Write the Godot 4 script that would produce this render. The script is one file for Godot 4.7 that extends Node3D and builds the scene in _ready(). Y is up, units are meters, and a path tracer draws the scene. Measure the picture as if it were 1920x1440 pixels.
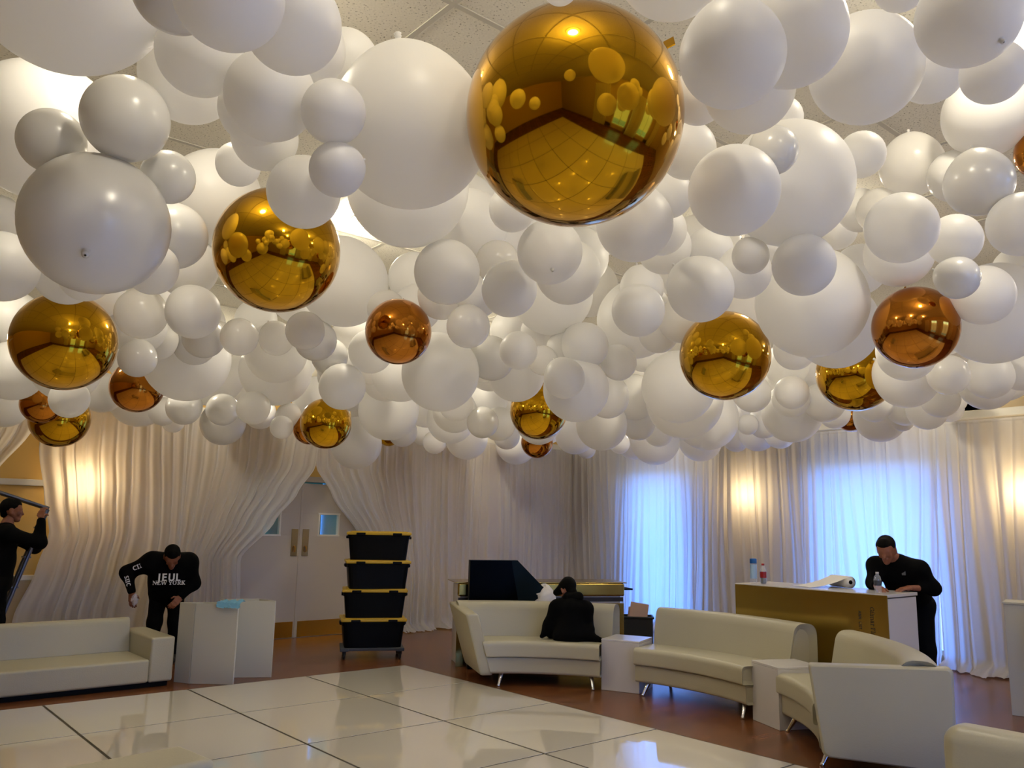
extends Node3D
# Event hall hung with a cloud of white, gold and copper balloons, being set up.
# World: x runs along the door wall, z along the window wall, y up, camera at the origin at eye height.

var rng := RandomNumberGenerator.new()
var used := {}
var M := {}

# ---------------------------------------------------------------- naming
func numbered(called: String) -> String:
	var n: int = used.get(called, -1) + 1
	used[called] = n
	return called if n == 0 else "%s_%03d" % [called, n]

func tag(o: Node3D, label: String, category: String, group := "", kind := "") -> Node3D:
	if label: o.set_meta("label", label)
	if category: o.set_meta("category", category)
	if group: o.set_meta("group", group)
	if kind: o.set_meta("kind", kind)
	return o

func thing(called: String, label: String, category: String, at := Vector3.ZERO, turn := 0.0, group := "") -> Node3D:
	var o := Node3D.new()
	o.name = numbered(called)
	add_child(o)
	o.position = at
	o.rotation.y = turn
	tag(o, label, category, group)
	return o

func obj(called: String, mesh: Mesh, mat: Material, parent: Node = null, at := Vector3.ZERO) -> MeshInstance3D:
	var o := MeshInstance3D.new()
	o.mesh = mesh
	o.material_override = mat
	o.position = at
	if parent == null:
		o.name = numbered(called)
		add_child(o)
	else:
		o.name = called
		parent.add_child(o, true)
	return o

func struct(called: String, label: String, mesh: Mesh, mat: Material, at := Vector3.ZERO) -> MeshInstance3D:
	var o := obj(called, mesh, mat, null, at)
	tag(o, label, "", "", "structure")
	return o

# ---------------------------------------------------------------- mesh tools
# v, i: triangles wound counter-clockwise or not; closed shapes are turned the right way by their volume
func build(v: PackedVector3Array, i: PackedInt32Array, uv := PackedVector2Array(), nor := PackedVector3Array(), closed := true) -> ArrayMesh:
	if closed:
		var vol := 0.0
		for t in range(0, i.size(), 3):
			vol += v[i[t]].dot(v[i[t + 1]].cross(v[i[t + 2]]))
		if vol > 0.0:
			for t in range(0, i.size(), 3):
				var s := i[t + 1]
				i[t + 1] = i[t + 2]
				i[t + 2] = s
	if nor.is_empty():
		nor.resize(v.size())
		for t in range(0, i.size(), 3):
			var n := (v[i[t + 2]] - v[i[t]]).cross(v[i[t + 1]] - v[i[t]])
			nor[i[t]] += n
			nor[i[t + 1]] += n
			nor[i[t + 2]] += n
		for k in nor.size():
			nor[k] = nor[k].normalized() if nor[k].length() > 1e-12 else Vector3.UP
	var a := []
	a.resize(Mesh.ARRAY_MAX)
	a[Mesh.ARRAY_VERTEX] = v
	a[Mesh.ARRAY_NORMAL] = nor
	a[Mesh.ARRAY_INDEX] = i
	if uv.size() == v.size():
		a[Mesh.ARRAY_TEX_UV] = uv
	var m := ArrayMesh.new()
	m.add_surface_from_arrays(Mesh.PRIMITIVE_TRIANGLES, a)
	return m

# every triangle gets its own corners: hard edges
func flat(v: PackedVector3Array, i: PackedInt32Array) -> ArrayMesh:
	var w := PackedVector3Array()
	var j := PackedInt32Array()
	for t in i.size():
		w.append(v[i[t]])
		j.append(t)
	return build(w, j)

func merge(parts: Array) -> ArrayMesh:   # [mesh, Transform3D] pairs into one surface
	var v := PackedVector3Array()
	var n := PackedVector3Array()
	var i := PackedInt32Array()
	for p in parts:
		var a: Array = p[0].surface_get_arrays(0)
		var t: Transform3D = p[1]
		var off := v.size()
		var pv: PackedVector3Array = a[Mesh.ARRAY_VERTEX]
		var pn: PackedVector3Array = a[Mesh.ARRAY_NORMAL]
		var pi: PackedInt32Array = a[Mesh.ARRAY_INDEX]
		for k in pv.size():
			v.append(t * pv[k])
			n.append((t.basis * pn[k]).normalized())
		for k in pi:
			i.append(k + off)
	return build(v, i, PackedVector2Array(), n, false)

func T(x := 0.0, y := 0.0, z := 0.0, turn := 0.0) -> Transform3D:
	return Transform3D(Basis(Vector3.UP, turn), Vector3(x, y, z))

# box with rounded edges, centred
func rbox(sx: float, sy: float, sz: float, r := 0.01, n := 2) -> ArrayMesh:
	r = minf(r, minf(sx, minf(sy, sz)) * 0.499)
	var h := Vector3(sx, sy, sz) * 0.5
	var inner := h - Vector3(r, r, r)
	var v := PackedVector3Array()
	var nn := PackedVector3Array()
	var idx := PackedInt32Array()
	var steps := []
	for k in n + 1:
		steps.append([-1.0, tan((float(k) / n - 1.0) * PI / 4)])
	for k in n + 1:
		steps.append([1.0, tan(float(k) / n * PI / 4)])
	var c := steps.size()
	for face in 6:
		var ax := face >> 1
		var sg := 1.0 if face & 1 else -1.0
		var b1 := (ax + 1) % 3
		var b2 := (ax + 2) % 3
		var off := v.size()
		for q in c:
			for p in c:
				var core := Vector3.ZERO
				var d := Vector3.ZERO
				core[ax] = sg * inner[ax]
				core[b1] = steps[p][0] * inner[b1]
				core[b2] = steps[q][0] * inner[b2]
				d[ax] = sg
				d[b1] = steps[p][1]
				d[b2] = steps[q][1]
				d = d.normalized()
				v.append(core + d * r)
				nn.append(d)
		for q in c - 1:
			for p in c - 1:
				var a := off + q * c + p
				if sg > 0:
					idx.append_array([a, a + c, a + 1, a + 1, a + c, a + c + 1])
				else:
					idx.append_array([a, a + 1, a + c, a + 1, a + c + 1, a + c])
	return build(v, idx, PackedVector2Array(), nn)

# profile (radius, height) turned round y; hard breaks where a point repeats
func lathe(profile: Array, seg := 20) -> ArrayMesh:
	var v := PackedVector3Array()
	var idx := PackedInt32Array()
	var rings := profile.size()
	for k in rings:
		for s in seg + 1:
			var a := TAU * s / seg
			v.append(Vector3(cos(a) * profile[k].x, profile[k].y, sin(a) * profile[k].x))
	for k in rings - 1:
		if profile[k].is_equal_approx(profile[k + 1]):
			continue
		for s in seg:
			var a := k * (seg + 1) + s
			var b := a + seg + 1
			idx.append_array([a, b, a + 1, a + 1, b, b + 1])
	var m := build(v, idx)
	# close the seam's normals
	var arr := m.surface_get_arrays(0)
	var nn: PackedVector3Array = arr[Mesh.ARRAY_NORMAL]
	for k in rings:
		var a := k * (seg + 1)
		var s := (nn[a] + nn[a + seg]).normalized()
		if profile[k].x < 1e-5:
			s = Vector3(0, signf(s.y) if s.y != 0.0 else 1.0, 0)
			for q in seg + 1: nn[a + q] = s
		nn[a] = s
		nn[a + seg] = s
	return build(arr[Mesh.ARRAY_VERTEX], arr[Mesh.ARRAY_INDEX], PackedVector2Array(), nn, false)

func tube(pts: Array, radii: Array, seg := 10) -> ArrayMesh:
	var v := PackedVector3Array()
	var idx := PackedInt32Array()
	var side := Vector3.UP
	for k in pts.size():
		var d: Vector3 = (pts[mini(k + 1, pts.size() - 1)] - pts[maxi(k - 1, 0)]).normalized()
		if k == 0:
			side = d.cross(Vector3.UP if absf(d.y) < 0.9 else Vector3.RIGHT).normalized()
		side = (side - d * side.dot(d)).normalized()
		var up := d.cross(side)
		var r: float = radii[mini(k, radii.size() - 1)]
		for s in seg:
			var a := TAU * s / seg
			v.append(pts[k] + (side * cos(a) + up * sin(a)) * r)
	for k in pts.size() - 1:
		for s in seg:
			var a := k * seg + s
			var b := k * seg + (s + 1) % seg
			idx.append_array([a, b, a + seg, b, b + seg, a + seg])
	for e in [0, pts.size() - 1]:
		var c := v.size()
		v.append(pts[e])
		for s in seg:
			var a: int = e * seg + s
			var b: int = e * seg + (s + 1) % seg
			idx.append_array([c, b, a] if e == 0 else [c, a, b])
	return build(v, idx)

# flat outline (x, y) given depth along z, hard edged
func prism(outline: PackedVector2Array, depth: float) -> ArrayMesh:
	var tri := Geometry2D.triangulate_polygon(outline)
	var v := PackedVector3Array()
	var i := PackedInt32Array()
	var n := outline.size()
	for p in outline: v.append(Vector3(p.x, p.y, depth / 2))
	for p in outline: v.append(Vector3(p.x, p.y, -depth / 2))
	var cw := Geometry2D.is_polygon_clockwise(outline)
	for t in range(0, tri.size(), 3):
		var c := [tri[t], tri[t + 1], tri[t + 2]]
		if ((outline[c[1]] - outline[c[0]]).cross(outline[c[2]] - outline[c[0]]) < 0): c.reverse()
		i.append_array([c[0], c[1], c[2], c[0] + n, c[2] + n, c[1] + n])
	for k in n:
		var a := k
		var b := (k + 1) % n
		if cw:
			i.append_array([a, b, b + n, a, b + n, a + n])
		else:
			i.append_array([a, b + n, b, a, a + n, b + n])
	return flat(v, i)

# sheet: f(u, v) -> Vector3
func sheet(f: Callable, nu: int, nv: int) -> ArrayMesh:
	var v := PackedVector3Array()
	var i := PackedInt32Array()
	for b in nv + 1:
		for a in nu + 1:
			v.append(f.call(float(a) / nu, float(b) / nv))
	for b in nv:
		for a in nu:
			var k := b * (nu + 1) + a
			i.append_array([k, k + nu + 1, k + 1, k + 1, k + nu + 1, k + nu + 2])
	return build(v, i, PackedVector2Array(), PackedVector3Array(), false)

# closed solid swept along an arc of circle: section (r, y) polygon with rounded corners, between two angles, ends capped with a small bevel
func arc_solid(section: PackedVector2Array, a0: float, a1: float, cx: float, cz: float, bevel := 0.025, steps := 24, flare0 := 0.0, flare1 := 0.0) -> ArrayMesh:
	var n := section.size()
	var mid := Vector2.ZERO
	for p in section: mid += p / n
	var rings := []    # [angle, inset]
	var da := bevel / maxf(mid.x, 0.1)
	for k in 5:
		var t := k / 4.0 * PI / 2
		rings.append([a0 + da * (1.0 - sin(t)), bevel * (1.0 - cos(PI / 2 - t))])
	for k in range(1, steps):
		rings.append([lerpf(a0 + da, a1 - da, float(k) / steps), 0.0])
	for k in 5:
		var t := (4 - k) / 4.0 * PI / 2
		rings.append([a1 - da * (1.0 - sin(t)), bevel * (1.0 - cos(PI / 2 - t))])
	var v := PackedVector3Array()
	var i := PackedInt32Array()
	for rg in rings:
		for k in n:
			var p := section[k]
			var d := mid - p
			p += Vector2(signf(d.x) * minf(absf(d.x), rg[1]), signf(d.y) * minf(absf(d.y), rg[1]))
			var tt: float = clampf((rg[0] - a0) / (a1 - a0), 0.0, 1.0)
			var an: float = rg[0] + (flare1 * tt - flare0 * (1.0 - tt)) * maxf(p.y - 0.1, 0.0) / p.x
			v.append(Vector3(cx + p.x * cos(an), p.y, cz + p.x * sin(an)))
	for q in rings.size() - 1:
		for k in n:
			var a := q * n + k
			var b := q * n + (k + 1) % n
			i.append_array([a, b, a + n, b, b + n, a + n])
	var tri := Geometry2D.triangulate_polygon(section)
	for e in [0, rings.size() - 1]:
		var off := v.size()
		for k in n: v.append(v[e * n + k])
		for t in range(0, tri.size(), 3):
			var c := [tri[t], tri[t + 1], tri[t + 2]]
			# the cap winds like the sides do
			var cr := (section[c[1]] - section[c[0]]).cross(section[c[2]] - section[c[0]])
			var area := 0.0
			for k in n: area += section[k].cross(section[(k + 1) % n])
			if (cr < 0) != (area < 0): c.reverse()
			if e == 0: i.append_array([off + c[0], off + c[2], off + c[1]])
			else: i.append_array([off + c[0], off + c[1], off + c[2]])
	return build(v, i)

func round_poly(pts: Array, r: Array, n := 5) -> PackedVector2Array:
	var out := PackedVector2Array()
	for k in pts.size():
		var p: Vector2 = pts[k]
		var a: Vector2 = (pts[k - 1] - p)
		var b: Vector2 = (pts[(k + 1) % pts.size()] - p)
		var rr: float = minf(r[k % r.size()], minf(a.length(), b.length()) * 0.48)
		if rr < 1e-4:
			out.append(p)
			continue
		for s in n + 1:
			var t := float(s) / n
			var q1 := p + a.normalized() * rr
			var q2 := p + b.normalized() * rr
			out.append(q1.lerp(p, t).lerp(p.lerp(q2, t), t))
	return out

# smooth union of tapered capsules [a, b, ra, rb], meshed as surface nets
func blob(bones: Array, cell: float, k := 0.03) -> ArrayMesh:
	var lo := Vector3(1e9, 1e9, 1e9)
	var hi := -lo
	for b in bones:
		var rr: float = maxf(b[2], b[3]) + cell * 2 + k * 0.5
		for p in [b[0], b[1]]:
			lo = lo.min(p - Vector3(rr, rr, rr))
			hi = hi.max(p + Vector3(rr, rr, rr))
	var nx := int((hi.x - lo.x) / cell) + 2
	var ny := int((hi.y - lo.y) / cell) + 2
	var nz := int((hi.z - lo.z) / cell) + 2
	var g := PackedFloat32Array()
	g.resize(nx * ny * nz)
	g.fill(1.0)
	for b in bones:
		var pa: Vector3 = b[0]
		var pb: Vector3 = b[1]
		var ra: float = b[2]
		var rb: float = b[3]
		var m := maxf(ra, rb) + cell * 2 + k
		var l := ((pa.min(pb) - Vector3(m, m, m) - lo) / cell).floor().max(Vector3.ZERO)
		var h := ((pa.max(pb) + Vector3(m, m, m) - lo) / cell).ceil()
		var ab := pb - pa
		var l2 := maxf(ab.length_squared(), 1e-9)
		for z in range(int(l.z), mini(int(h.z) + 1, nz)):
			for y in range(int(l.y), mini(int(h.y) + 1, ny)):
				var at := (z * ny + y) * nx
				for x in range(int(l.x), mini(int(h.x) + 1, nx)):
					var p := lo + Vector3(x, y, z) * cell
					var t := clampf((p - pa).dot(ab) / l2, 0.0, 1.0)
					var d := p.distance_to(pa + ab * t) - lerpf(ra, rb, t)
					var o := g[at + x]
					var e := maxf(k - absf(o - d), 0.0) / k
					g[at + x] = minf(o, d) - e * e * k * 0.25
	var ids := {}
	var v := PackedVector3Array()
	var idx := PackedInt32Array()
	var corner := [0, 1, nx, nx + 1, nx * ny, nx * ny + 1, nx * ny + nx, nx * ny + nx + 1]
	for z in nz - 1:
		for y in ny - 1:
			var at := (z * ny + y) * nx
			for x in nx - 1:
				var c := at + x
				var s := 0
				for q in 8:
					if g[c + corner[q]] < 0.0: s += 1
				if s == 0 or s == 8: continue
				var sum := Vector3.ZERO
				var cnt := 0
				for q in 8:
					for bit in [1, 2, 4]:
						var w: int = q | bit
						if w == q: continue
						var da := g[c + corner[q]]
						var db := g[c + corner[w]]
						if (da < 0.0) != (db < 0.0):
							var t: float = da / (da - db)
							sum += Vector3(q & 1, (q >> 1) & 1, q >> 2).lerp(Vector3(w & 1, (w >> 1) & 1, w >> 2), t)
							cnt += 1
				ids[c] = v.size()
				v.append(lo + (Vector3(x, y, z) + sum / cnt) * cell)
	for c in ids:
		for ax in 3:
			var st: int = [1, nx, nx * ny][ax]
			var s1: int = [nx, nx * ny, 1][ax]
			var s2: int = [nx * ny, 1, nx][ax]
			if (g[c] < 0.0) == (g[c + st] < 0.0): continue
			if not (ids.has(c - s1) and ids.has(c - s2) and ids.has(c - s1 - s2)): continue
			var q := [ids[c], ids[c - s1], ids[c - s1 - s2], ids[c - s2]]
			if g[c] < 0.0: q.reverse()
			idx.append_array([q[0], q[1], q[2], q[0], q[2], q[3]])
	return build(v, idx)

# ---------------------------------------------------------------- materials
func mat(called: String, c: Color, rough := 0.6, metal := 0.0) -> StandardMaterial3D:
	var m := StandardMaterial3D.new()
	m.resource_name = called
	m.albedo_color = c
	m.roughness = rough
	m.metallic = metal
	M[called] = m
	return m

func noise_tex(freq: float, ramp: Array, size := 512, oct := 4, seed_ := 1) -> NoiseTexture2D:
	var n := FastNoiseLite.new()
	n.seed = seed_
	n.frequency = freq
	n.fractal_octaves = oct
	var t := NoiseTexture2D.new()
	t.width = size
	t.height = size
	t.seamless = true
	t.noise = n
	var g := Gradient.new()
	g.offsets = PackedFloat32Array(ramp.map(func(x): return x[0]))
	g.colors = PackedColorArray(ramp.map(func(x): return x[1]))
	t.color_ramp = g
	return t

func triplanar(m: StandardMaterial3D, s: float) -> void:
	m.uv1_triplanar = true
	m.uv1_world_triplanar = true
	m.uv1_scale = Vector3(s, s, s)

func wood_image() -> ImageTexture:
	var im := Image.create(1024, 1024, false, Image.FORMAT_RGB8)
	var n := FastNoiseLite.new()
	n.seed = 5
	n.frequency = 0.012
	n.fractal_octaves = 4
	var rows := 8
	var r := RandomNumberGenerator.new()
	r.seed = 3
	for k in rows:
		var tone := r.randf_range(0.86, 1.1)
		var joint := r.randi_range(100, 900)
		var tone2 := r.randf_range(0.86, 1.1)
		for y in range(k * 128, k * 128 + 128):
			for x in 1024:
				var g := n.get_noise_2d(x * 0.35 + k * 331, y * 5.0)
				var t := (tone if x < joint else tone2) * (1.0 + 0.22 * g)
				if y - k * 128 < 3 or absi(x - joint) < 2: t *= 0.55
				im.set_pixel(x, y, Color(0.44 * t, 0.27 * t, 0.155 * t))
	return ImageTexture.create_from_image(im)

func materials() -> void:
	var m: StandardMaterial3D
	m = mat("latex", Color(0.95, 0.945, 0.935), 0.42)
	m.backlight_enabled = true
	m.backlight = Color(0.86, 0.86, 0.86)
	m = mat("pearl_latex", Color(0.9, 0.895, 0.885), 0.3)
	m.backlight_enabled = true
	m.backlight = Color(0.62, 0.62, 0.62)
	m.clearcoat_enabled = true
	m.clearcoat = 0.6
	m.clearcoat_roughness = 0.22
	m = mat("clear_latex", Color(0.93, 0.92, 0.9, 0.72), 0.26)
	m.transparency = BaseMaterial3D.TRANSPARENCY_ALPHA
	m.backlight_enabled = true
	m.backlight = Color(0.8, 0.8, 0.8)
	mat("gold_foil", Color(0.76, 0.57, 0.10), 0.06, 1.0)
	mat("copper_foil", Color(0.71, 0.45, 0.15), 0.08, 1.0)
	m = mat("sheer", Color(0.84, 0.83, 0.815), 0.7)
	m.backlight_enabled = true
	m.backlight = Color(1, 1, 1)
	mat("leather", Color(0.69, 0.67, 0.58), 0.38)
	M.leather.normal_enabled = true
	M.leather.normal_texture = noise_normal(0.09)
	M.leather.normal_scale = 0.12
	triplanar(M.leather, 3.0)
	mat("chrome", Color(0.85, 0.85, 0.86), 0.12, 1.0)
	m = mat("panel", Color(0.94, 0.915, 0.855), 0.06)
	m.metallic_specular = 0.7
	m.clearcoat_enabled = true
	m.clearcoat = 1.0
	m.clearcoat_roughness = 0.02
	mat("joint", Color(0.20, 0.18, 0.13), 0.6)
	m = mat("wood_floor", Color(1, 1, 1), 0.27)
	m.albedo_texture = wood_image()
	triplanar(m, 0.9)
	m = mat("tile", Color(1, 1, 1), 0.95)
	m.albedo_texture = noise_tex(0.11, [[0.0, Color(0.40, 0.38, 0.33)], [0.19, Color(0.45, 0.43, 0.37)], [0.24, Color(0.86, 0.84, 0.78)], [1.0, Color(0.91, 0.89, 0.83)]], 512, 3, 4)
	triplanar(m, 1.4)
	mat("grid_metal", Color(0.72, 0.70, 0.65), 0.5)
	mat("white_paint", Color(0.88, 0.86, 0.80), 0.5)
	mat("door_paint", Color(0.74, 0.70, 0.63), 0.45)
	mat("tan_paint", Color(0.84, 0.69, 0.38), 0.7)
	mat("wainscot_paint", Color(0.72, 0.64, 0.50), 0.6)
	mat("brass", Color(0.72, 0.50, 0.16), 0.3, 1.0)
	mat("bright_brass", Color(0.66, 0.60, 0.44), 0.25, 1.0)
	mat("black_plastic", Color(0.016, 0.016, 0.019), 0.5)
	mat("yellow_plastic", Color(0.74, 0.60, 0.08), 0.45)
	mat("grey_plastic", Color(0.22, 0.24, 0.26), 0.5)
	mat("rubber", Color(0.05, 0.05, 0.05), 0.7)
	m = mat("gold_panel", Color(0.71, 0.61, 0.33), 0.2, 1.0)
	mat("laminate", Color(0.78, 0.77, 0.77), 0.22)
	m = mat("acrylic", Color(0.76, 0.75, 0.69), 0.35)
	m.backlight_enabled = true
	m.backlight = Color(0.3, 0.3, 0.3)
	mat("black_gloss", Color(0.008, 0.009, 0.012), 0.2)
	M.black_gloss.metallic_specular = 0.12
	mat("teal_gloss", Color(0.07, 0.11, 0.13), 0.3)
	M.teal_gloss.metallic_specular = 0.15
	mat("paper", Color(0.9, 0.89, 0.87), 0.7)
	mat("cardboard", Color(0.78, 0.66, 0.58), 0.8)
	mat("dark_bin", Color(0.02, 0.055, 0.06), 0.5)
	mat("cloth_blue", Color(0.45, 0.68, 0.80), 0.85)
	mat("black_cloth", Color(0.016, 0.016, 0.019), 0.9)
	mat("black_wool", Color(0.016, 0.016, 0.019), 0.95)
	mat("denim", Color(0.024, 0.027, 0.042), 0.85)
	for q in ["black_plastic", "black_cloth", "black_wool", "denim"]: M[q].metallic_specular = 0.22
	mat("skin", Color(0.52, 0.32, 0.23), 0.55)
	mat("hair", Color(0.014, 0.012, 0.011), 0.7)
	M.hair.metallic_specular = 0.2
	mat("print_white", Color(0.82, 0.82, 0.82), 0.7)
	mat("shoe", Color(0.03, 0.03, 0.03), 0.6)
	mat("aluminium", Color(0.42, 0.44, 0.48), 0.4, 0.8)
	mat("ink", Color(0.10, 0.06, 0.02), 0.5)
	m = mat("bottle_plastic", Color(0.92, 0.95, 0.97, 0.22), 0.08)
	m.transparency = BaseMaterial3D.TRANSPARENCY_ALPHA
	m = mat("window_glass", Color(0.95, 0.98, 1.0, 0.08), 0.02)
	m.transparency = BaseMaterial3D.TRANSPARENCY_ALPHA
	m = mat("film", Color(0.95, 0.95, 0.97, 0.35), 0.12)
	m.transparency = BaseMaterial3D.TRANSPARENCY_ALPHA
	mat("cola", Color(0.05, 0.012, 0.01), 0.15)
	mat("red_label", Color(0.55, 0.04, 0.06), 0.4)
	mat("blue_cap", Color(0.05, 0.36, 0.66), 0.4)
	mat("pale_label", Color(0.62, 0.74, 0.84), 0.4)
	mat("red_cap", Color(0.62, 0.05, 0.06), 0.4)
	mat("hall_paint", Color(0.30, 0.60, 0.62), 0.8)
	m = mat("lamp_glow", Color(1.0, 0.93, 0.8), 0.5)
	m.emission_enabled = true
	m.emission = Color(1.0, 0.83, 0.56)
	m.emission_energy_multiplier = 5.0
	m = mat("sconce_glow", Color(1.0, 0.95, 0.85), 0.5)
	m.emission_enabled = true
	m.emission = Color(1.0, 0.87, 0.66)
	m.emission_energy_multiplier = 6.0

func noise_normal(freq: float) -> NoiseTexture2D:
	var n := FastNoiseLite.new()
	n.seed = 9
	n.frequency = freq
	var t := NoiseTexture2D.new()
	t.width = 256
	t.height = 256
	t.seamless = true
	t.as_normal_map = true
	t.bump_strength = 4.0
	t.noise = n
	return t

# ---------------------------------------------------------------- lights
const LAMP := 1.7
const WARM := Color(1.0, 0.955, 0.86)

func ceiling_light(x: float, z: float, label: String) -> void:
	var t := thing("ceiling_light", label, "ceiling light", Vector3(x, 3.5, z), 0.0, "recessed ceiling lights")
	obj("trim_ring", ring_mesh, M.white_paint, t)
	obj("diffuser", disc_mesh, M.lamp_glow, t)
	var l := OmniLight3D.new()
	l.name = "lamp"
	l.light_color = WARM
	l.light_energy = LAMP
	l.light_size = 0.07
	l.omni_range = 30.0
	l.omni_attenuation = 2.0
	l.shadow_enabled = true
	l.position.y = -0.09
	t.add_child(l)

var ring_mesh: ArrayMesh
var disc_mesh: ArrayMesh

func sconce(at: Vector3, turn: float, label: String) -> void:
	var t := thing("wall_sconce", label, "wall light", at, turn)
	obj("back_plate", rbox(0.12, 0.2, 0.025, 0.01), M.bright_brass, t, Vector3(0, -0.05, 0.0125))
	obj("arm", tube([Vector3(0, -0.08, 0.02), Vector3(0, -0.09, 0.08), Vector3(0, -0.04, 0.075)], [0.008], 8), M.bright_brass, t)
	var s := lathe([Vector2(0.0, -0.06), Vector2(0.03, -0.055), Vector2(0.045, -0.02), Vector2(0.055, 0.05), Vector2(0.058, 0.07), Vector2(0.0, 0.07)], 16)
	obj("glass_shade", s, M.sconce_glow, t, Vector3(0, 0.02, 0.075))
	var l := OmniLight3D.new()
	l.name = "bulb"
	l.light_color = Color(1.0, 0.87, 0.66)
	l.light_energy = 0.62
	l.light_size = 0.05
	l.omni_range = 30.0
	l.omni_attenuation = 2.0
	l.shadow_enabled = true
	l.position = Vector3(0, 0.02, 0.075)
	t.add_child(l)

# ---------------------------------------------------------------- balloons
var sphere_big: ArrayMesh
var sphere_small: ArrayMesh
var knot_mesh: ArrayMesh
var orb_mesh: ArrayMesh
var tail_mesh: ArrayMesh

func balloon_profile(n: int) -> Array:
	var p := []
	for k in n + 1:
		var a := PI * k / n
		var s := maxf(0.0, -cos(a))
		p.append(Vector2(maxf(sin(a) * (1.0 - 0.05 * s * s), 0.0), cos(a) * (1.0 + 0.07 * s * s)))
	p[0].x = 0.0
	p[n].x = 0.0
	return p

func balloon_meshes() -> void:
	sphere_big = lathe(balloon_profile(28), 48)
	knot_mesh = lathe([Vector2(0.09, -1.035), Vector2(0.05, -1.075), Vector2(0.035, -1.1), Vector2(0.05, -1.115), Vector2(0.035, -1.125), Vector2(0.05, -1.15), Vector2(0.03, -1.165), Vector2(0.0, -1.168)], 12)
	sphere_small = merge([[lathe(balloon_profile(18), 30), T()], [knot_mesh, T()]])
	var prof := []
	for k in 41:
		var a := PI * k / 40
		prof.append(Vector2(maxf(sin(a), 0.0), cos(a)))
	prof[40].x = 0.0
	orb_mesh = lathe(prof, 64)
	var o := PackedVector2Array([Vector2(-0.07, -0.97), Vector2(-0.05, -1.1), Vector2(-0.09, -1.2), Vector2(0.02, -1.28), Vector2(0.06, -1.16), Vector2(0.045, -1.08), Vector2(0.06, -0.97)])
	tail_mesh = prism(o, 0.012)

func toward(d: Vector3) -> Basis:     # turns -y to d
	return Basis(Quaternion(Vector3.DOWN, d.normalized()))

# a white balloon: place, radius, kind (w latex, p pearl, c clear), whether its parts show, knot direction
func w(x: float, y: float, z: float, r: float, kind: String, parts: bool, label: String, group: String, knot := Vector3.ZERO) -> void:
	var m: Material = M[{"w": "latex", "p": "pearl_latex", "c": "clear_latex"}[kind]]
	if knot == Vector3.ZERO:
		knot = Vector3(rng.randf_range(-0.7, 0.7) + 0.25, rng.randf_range(0.4, 1.0), rng.randf_range(-0.7, 0.7) - 0.4)
	if parts:
		var t := thing("balloon", label, "balloon", Vector3(x, y, z), 0.0, group)
		t.basis = toward(knot).scaled(Vector3(r, r, r))
		obj("skin", sphere_big, m, t)
		obj("knot", knot_mesh, m, t)
	else:
		var b := obj("balloon", sphere_small, m, null, Vector3(x, y, z))
		b.basis = toward(knot).scaled(Vector3(r, r, r))
		tag(b, label, "balloon", group)

func foil(x: float, y: float, z: float, r: float, copper: bool, label: String, group: String, neck := Vector3(0.3, 1.0, -0.3)) -> void:
	var m: Material = M.copper_foil if copper else M.gold_foil
	var t := thing("foil_balloon", label, "balloon", Vector3(x, y, z), 0.0, group)
	t.basis = toward(neck).scaled(Vector3(r, r, r))
	obj("foil_skin", orb_mesh, m, t)
	obj("neck_tab", tail_mesh, m, t)

# ---------------------------------------------------------------- curtains
func at_y(list: Array, y: float) -> float:    # [[y, x], ...] from top to bottom
	if y >= list[0][0]: return list[0][1]
	for k in range(1, list.size()):
		if y >= list[k][0]:
			var t: float = (list[k - 1][0] - y) / (list[k - 1][0] - list[k][0])
			t = t * t * (3.0 - 2.0 * t) * 0.5 + t * 0.5
			return lerpf(list[k - 1][1], list[k][1], t)
	return list[-1][1]

func curtain(label: String, origin: Vector3, turn: float, left: Array, right: Array, top: float, seed_: int, pool := true, group := "white drapes on the walls") -> void:
	var t := thing("curtain", label, "curtain", origin, turn, group)
	var n := FastNoiseLite.new()
	n.seed = seed_
	n.frequency = 1.0
	n.fractal_octaves = 2
	var wide: float = absf(right[0][1] - left[0][1])
	var nu := int(wide / 0.0095)
	var f := func(u: float, v: float) -> Vector3:
		var y := lerpf(top, 0.012, pow(v, 0.85))
		var l := at_y(left, y)
		var r := at_y(right, y)
		var s := u * wide
		var gather := clampf(wide / maxf(r - l, 0.1), 0.8, 2.2)
		var drift := n.get_noise_2d(s * 0.9, y * 0.14) * 1.8
		var ph := s * 38.0 + drift * 2.6
		var amp := 0.017 + 0.014 * n.get_noise_2d(s * 2.2 + 31.0, y * 0.22)
		var z := sin(ph) * amp + 0.45 * amp * sin(ph * 2.31 + 1.3 * drift) + 0.030 * n.get_noise_2d(s * 0.7 + 77.0, y * 0.2)
		z *= lerpf(1.0, 1.35, clampf(gather - 1.0, 0.0, 1.0)) * lerpf(0.75, 1.15, v)
		var x := lerpf(l, r, u) + cos(ph) * 0.012
		if pool and y < 0.16:
			var q := (0.16 - y) / 0.16
			z += q * q * (0.20 + 0.22 * n.get_noise_2d(s * 5.0, 9.0)) + 0.03 * q * n.get_noise_2d(s * 11.0, y * 30.0)
			x += q * 0.07 * n.get_noise_2d(s * 4.0 + 9.0, y * 25.0)
			y += 0.03 * q * absf(n.get_noise_2d(s * 9.0, y * 20.0))
		return Vector3(x, y, z)
	obj("drape", sheet(f, nu, 44), M.sheer, t)
	var hem := func(u: float, v: float) -> Vector3:
		var p: Vector3 = f.call(u, 0.0)
		return p + Vector3(0, lerpf(0.035, -0.005, v), 0.004 * sin(v * PI))
	obj("heading", sheet(hem, nu / 2, 3), M.sheer, t)

# ---------------------------------------------------------------- seating
const RC := Vector2(4.49, -5.05)     # centre of the curved sectional's circle (x, z)

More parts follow.
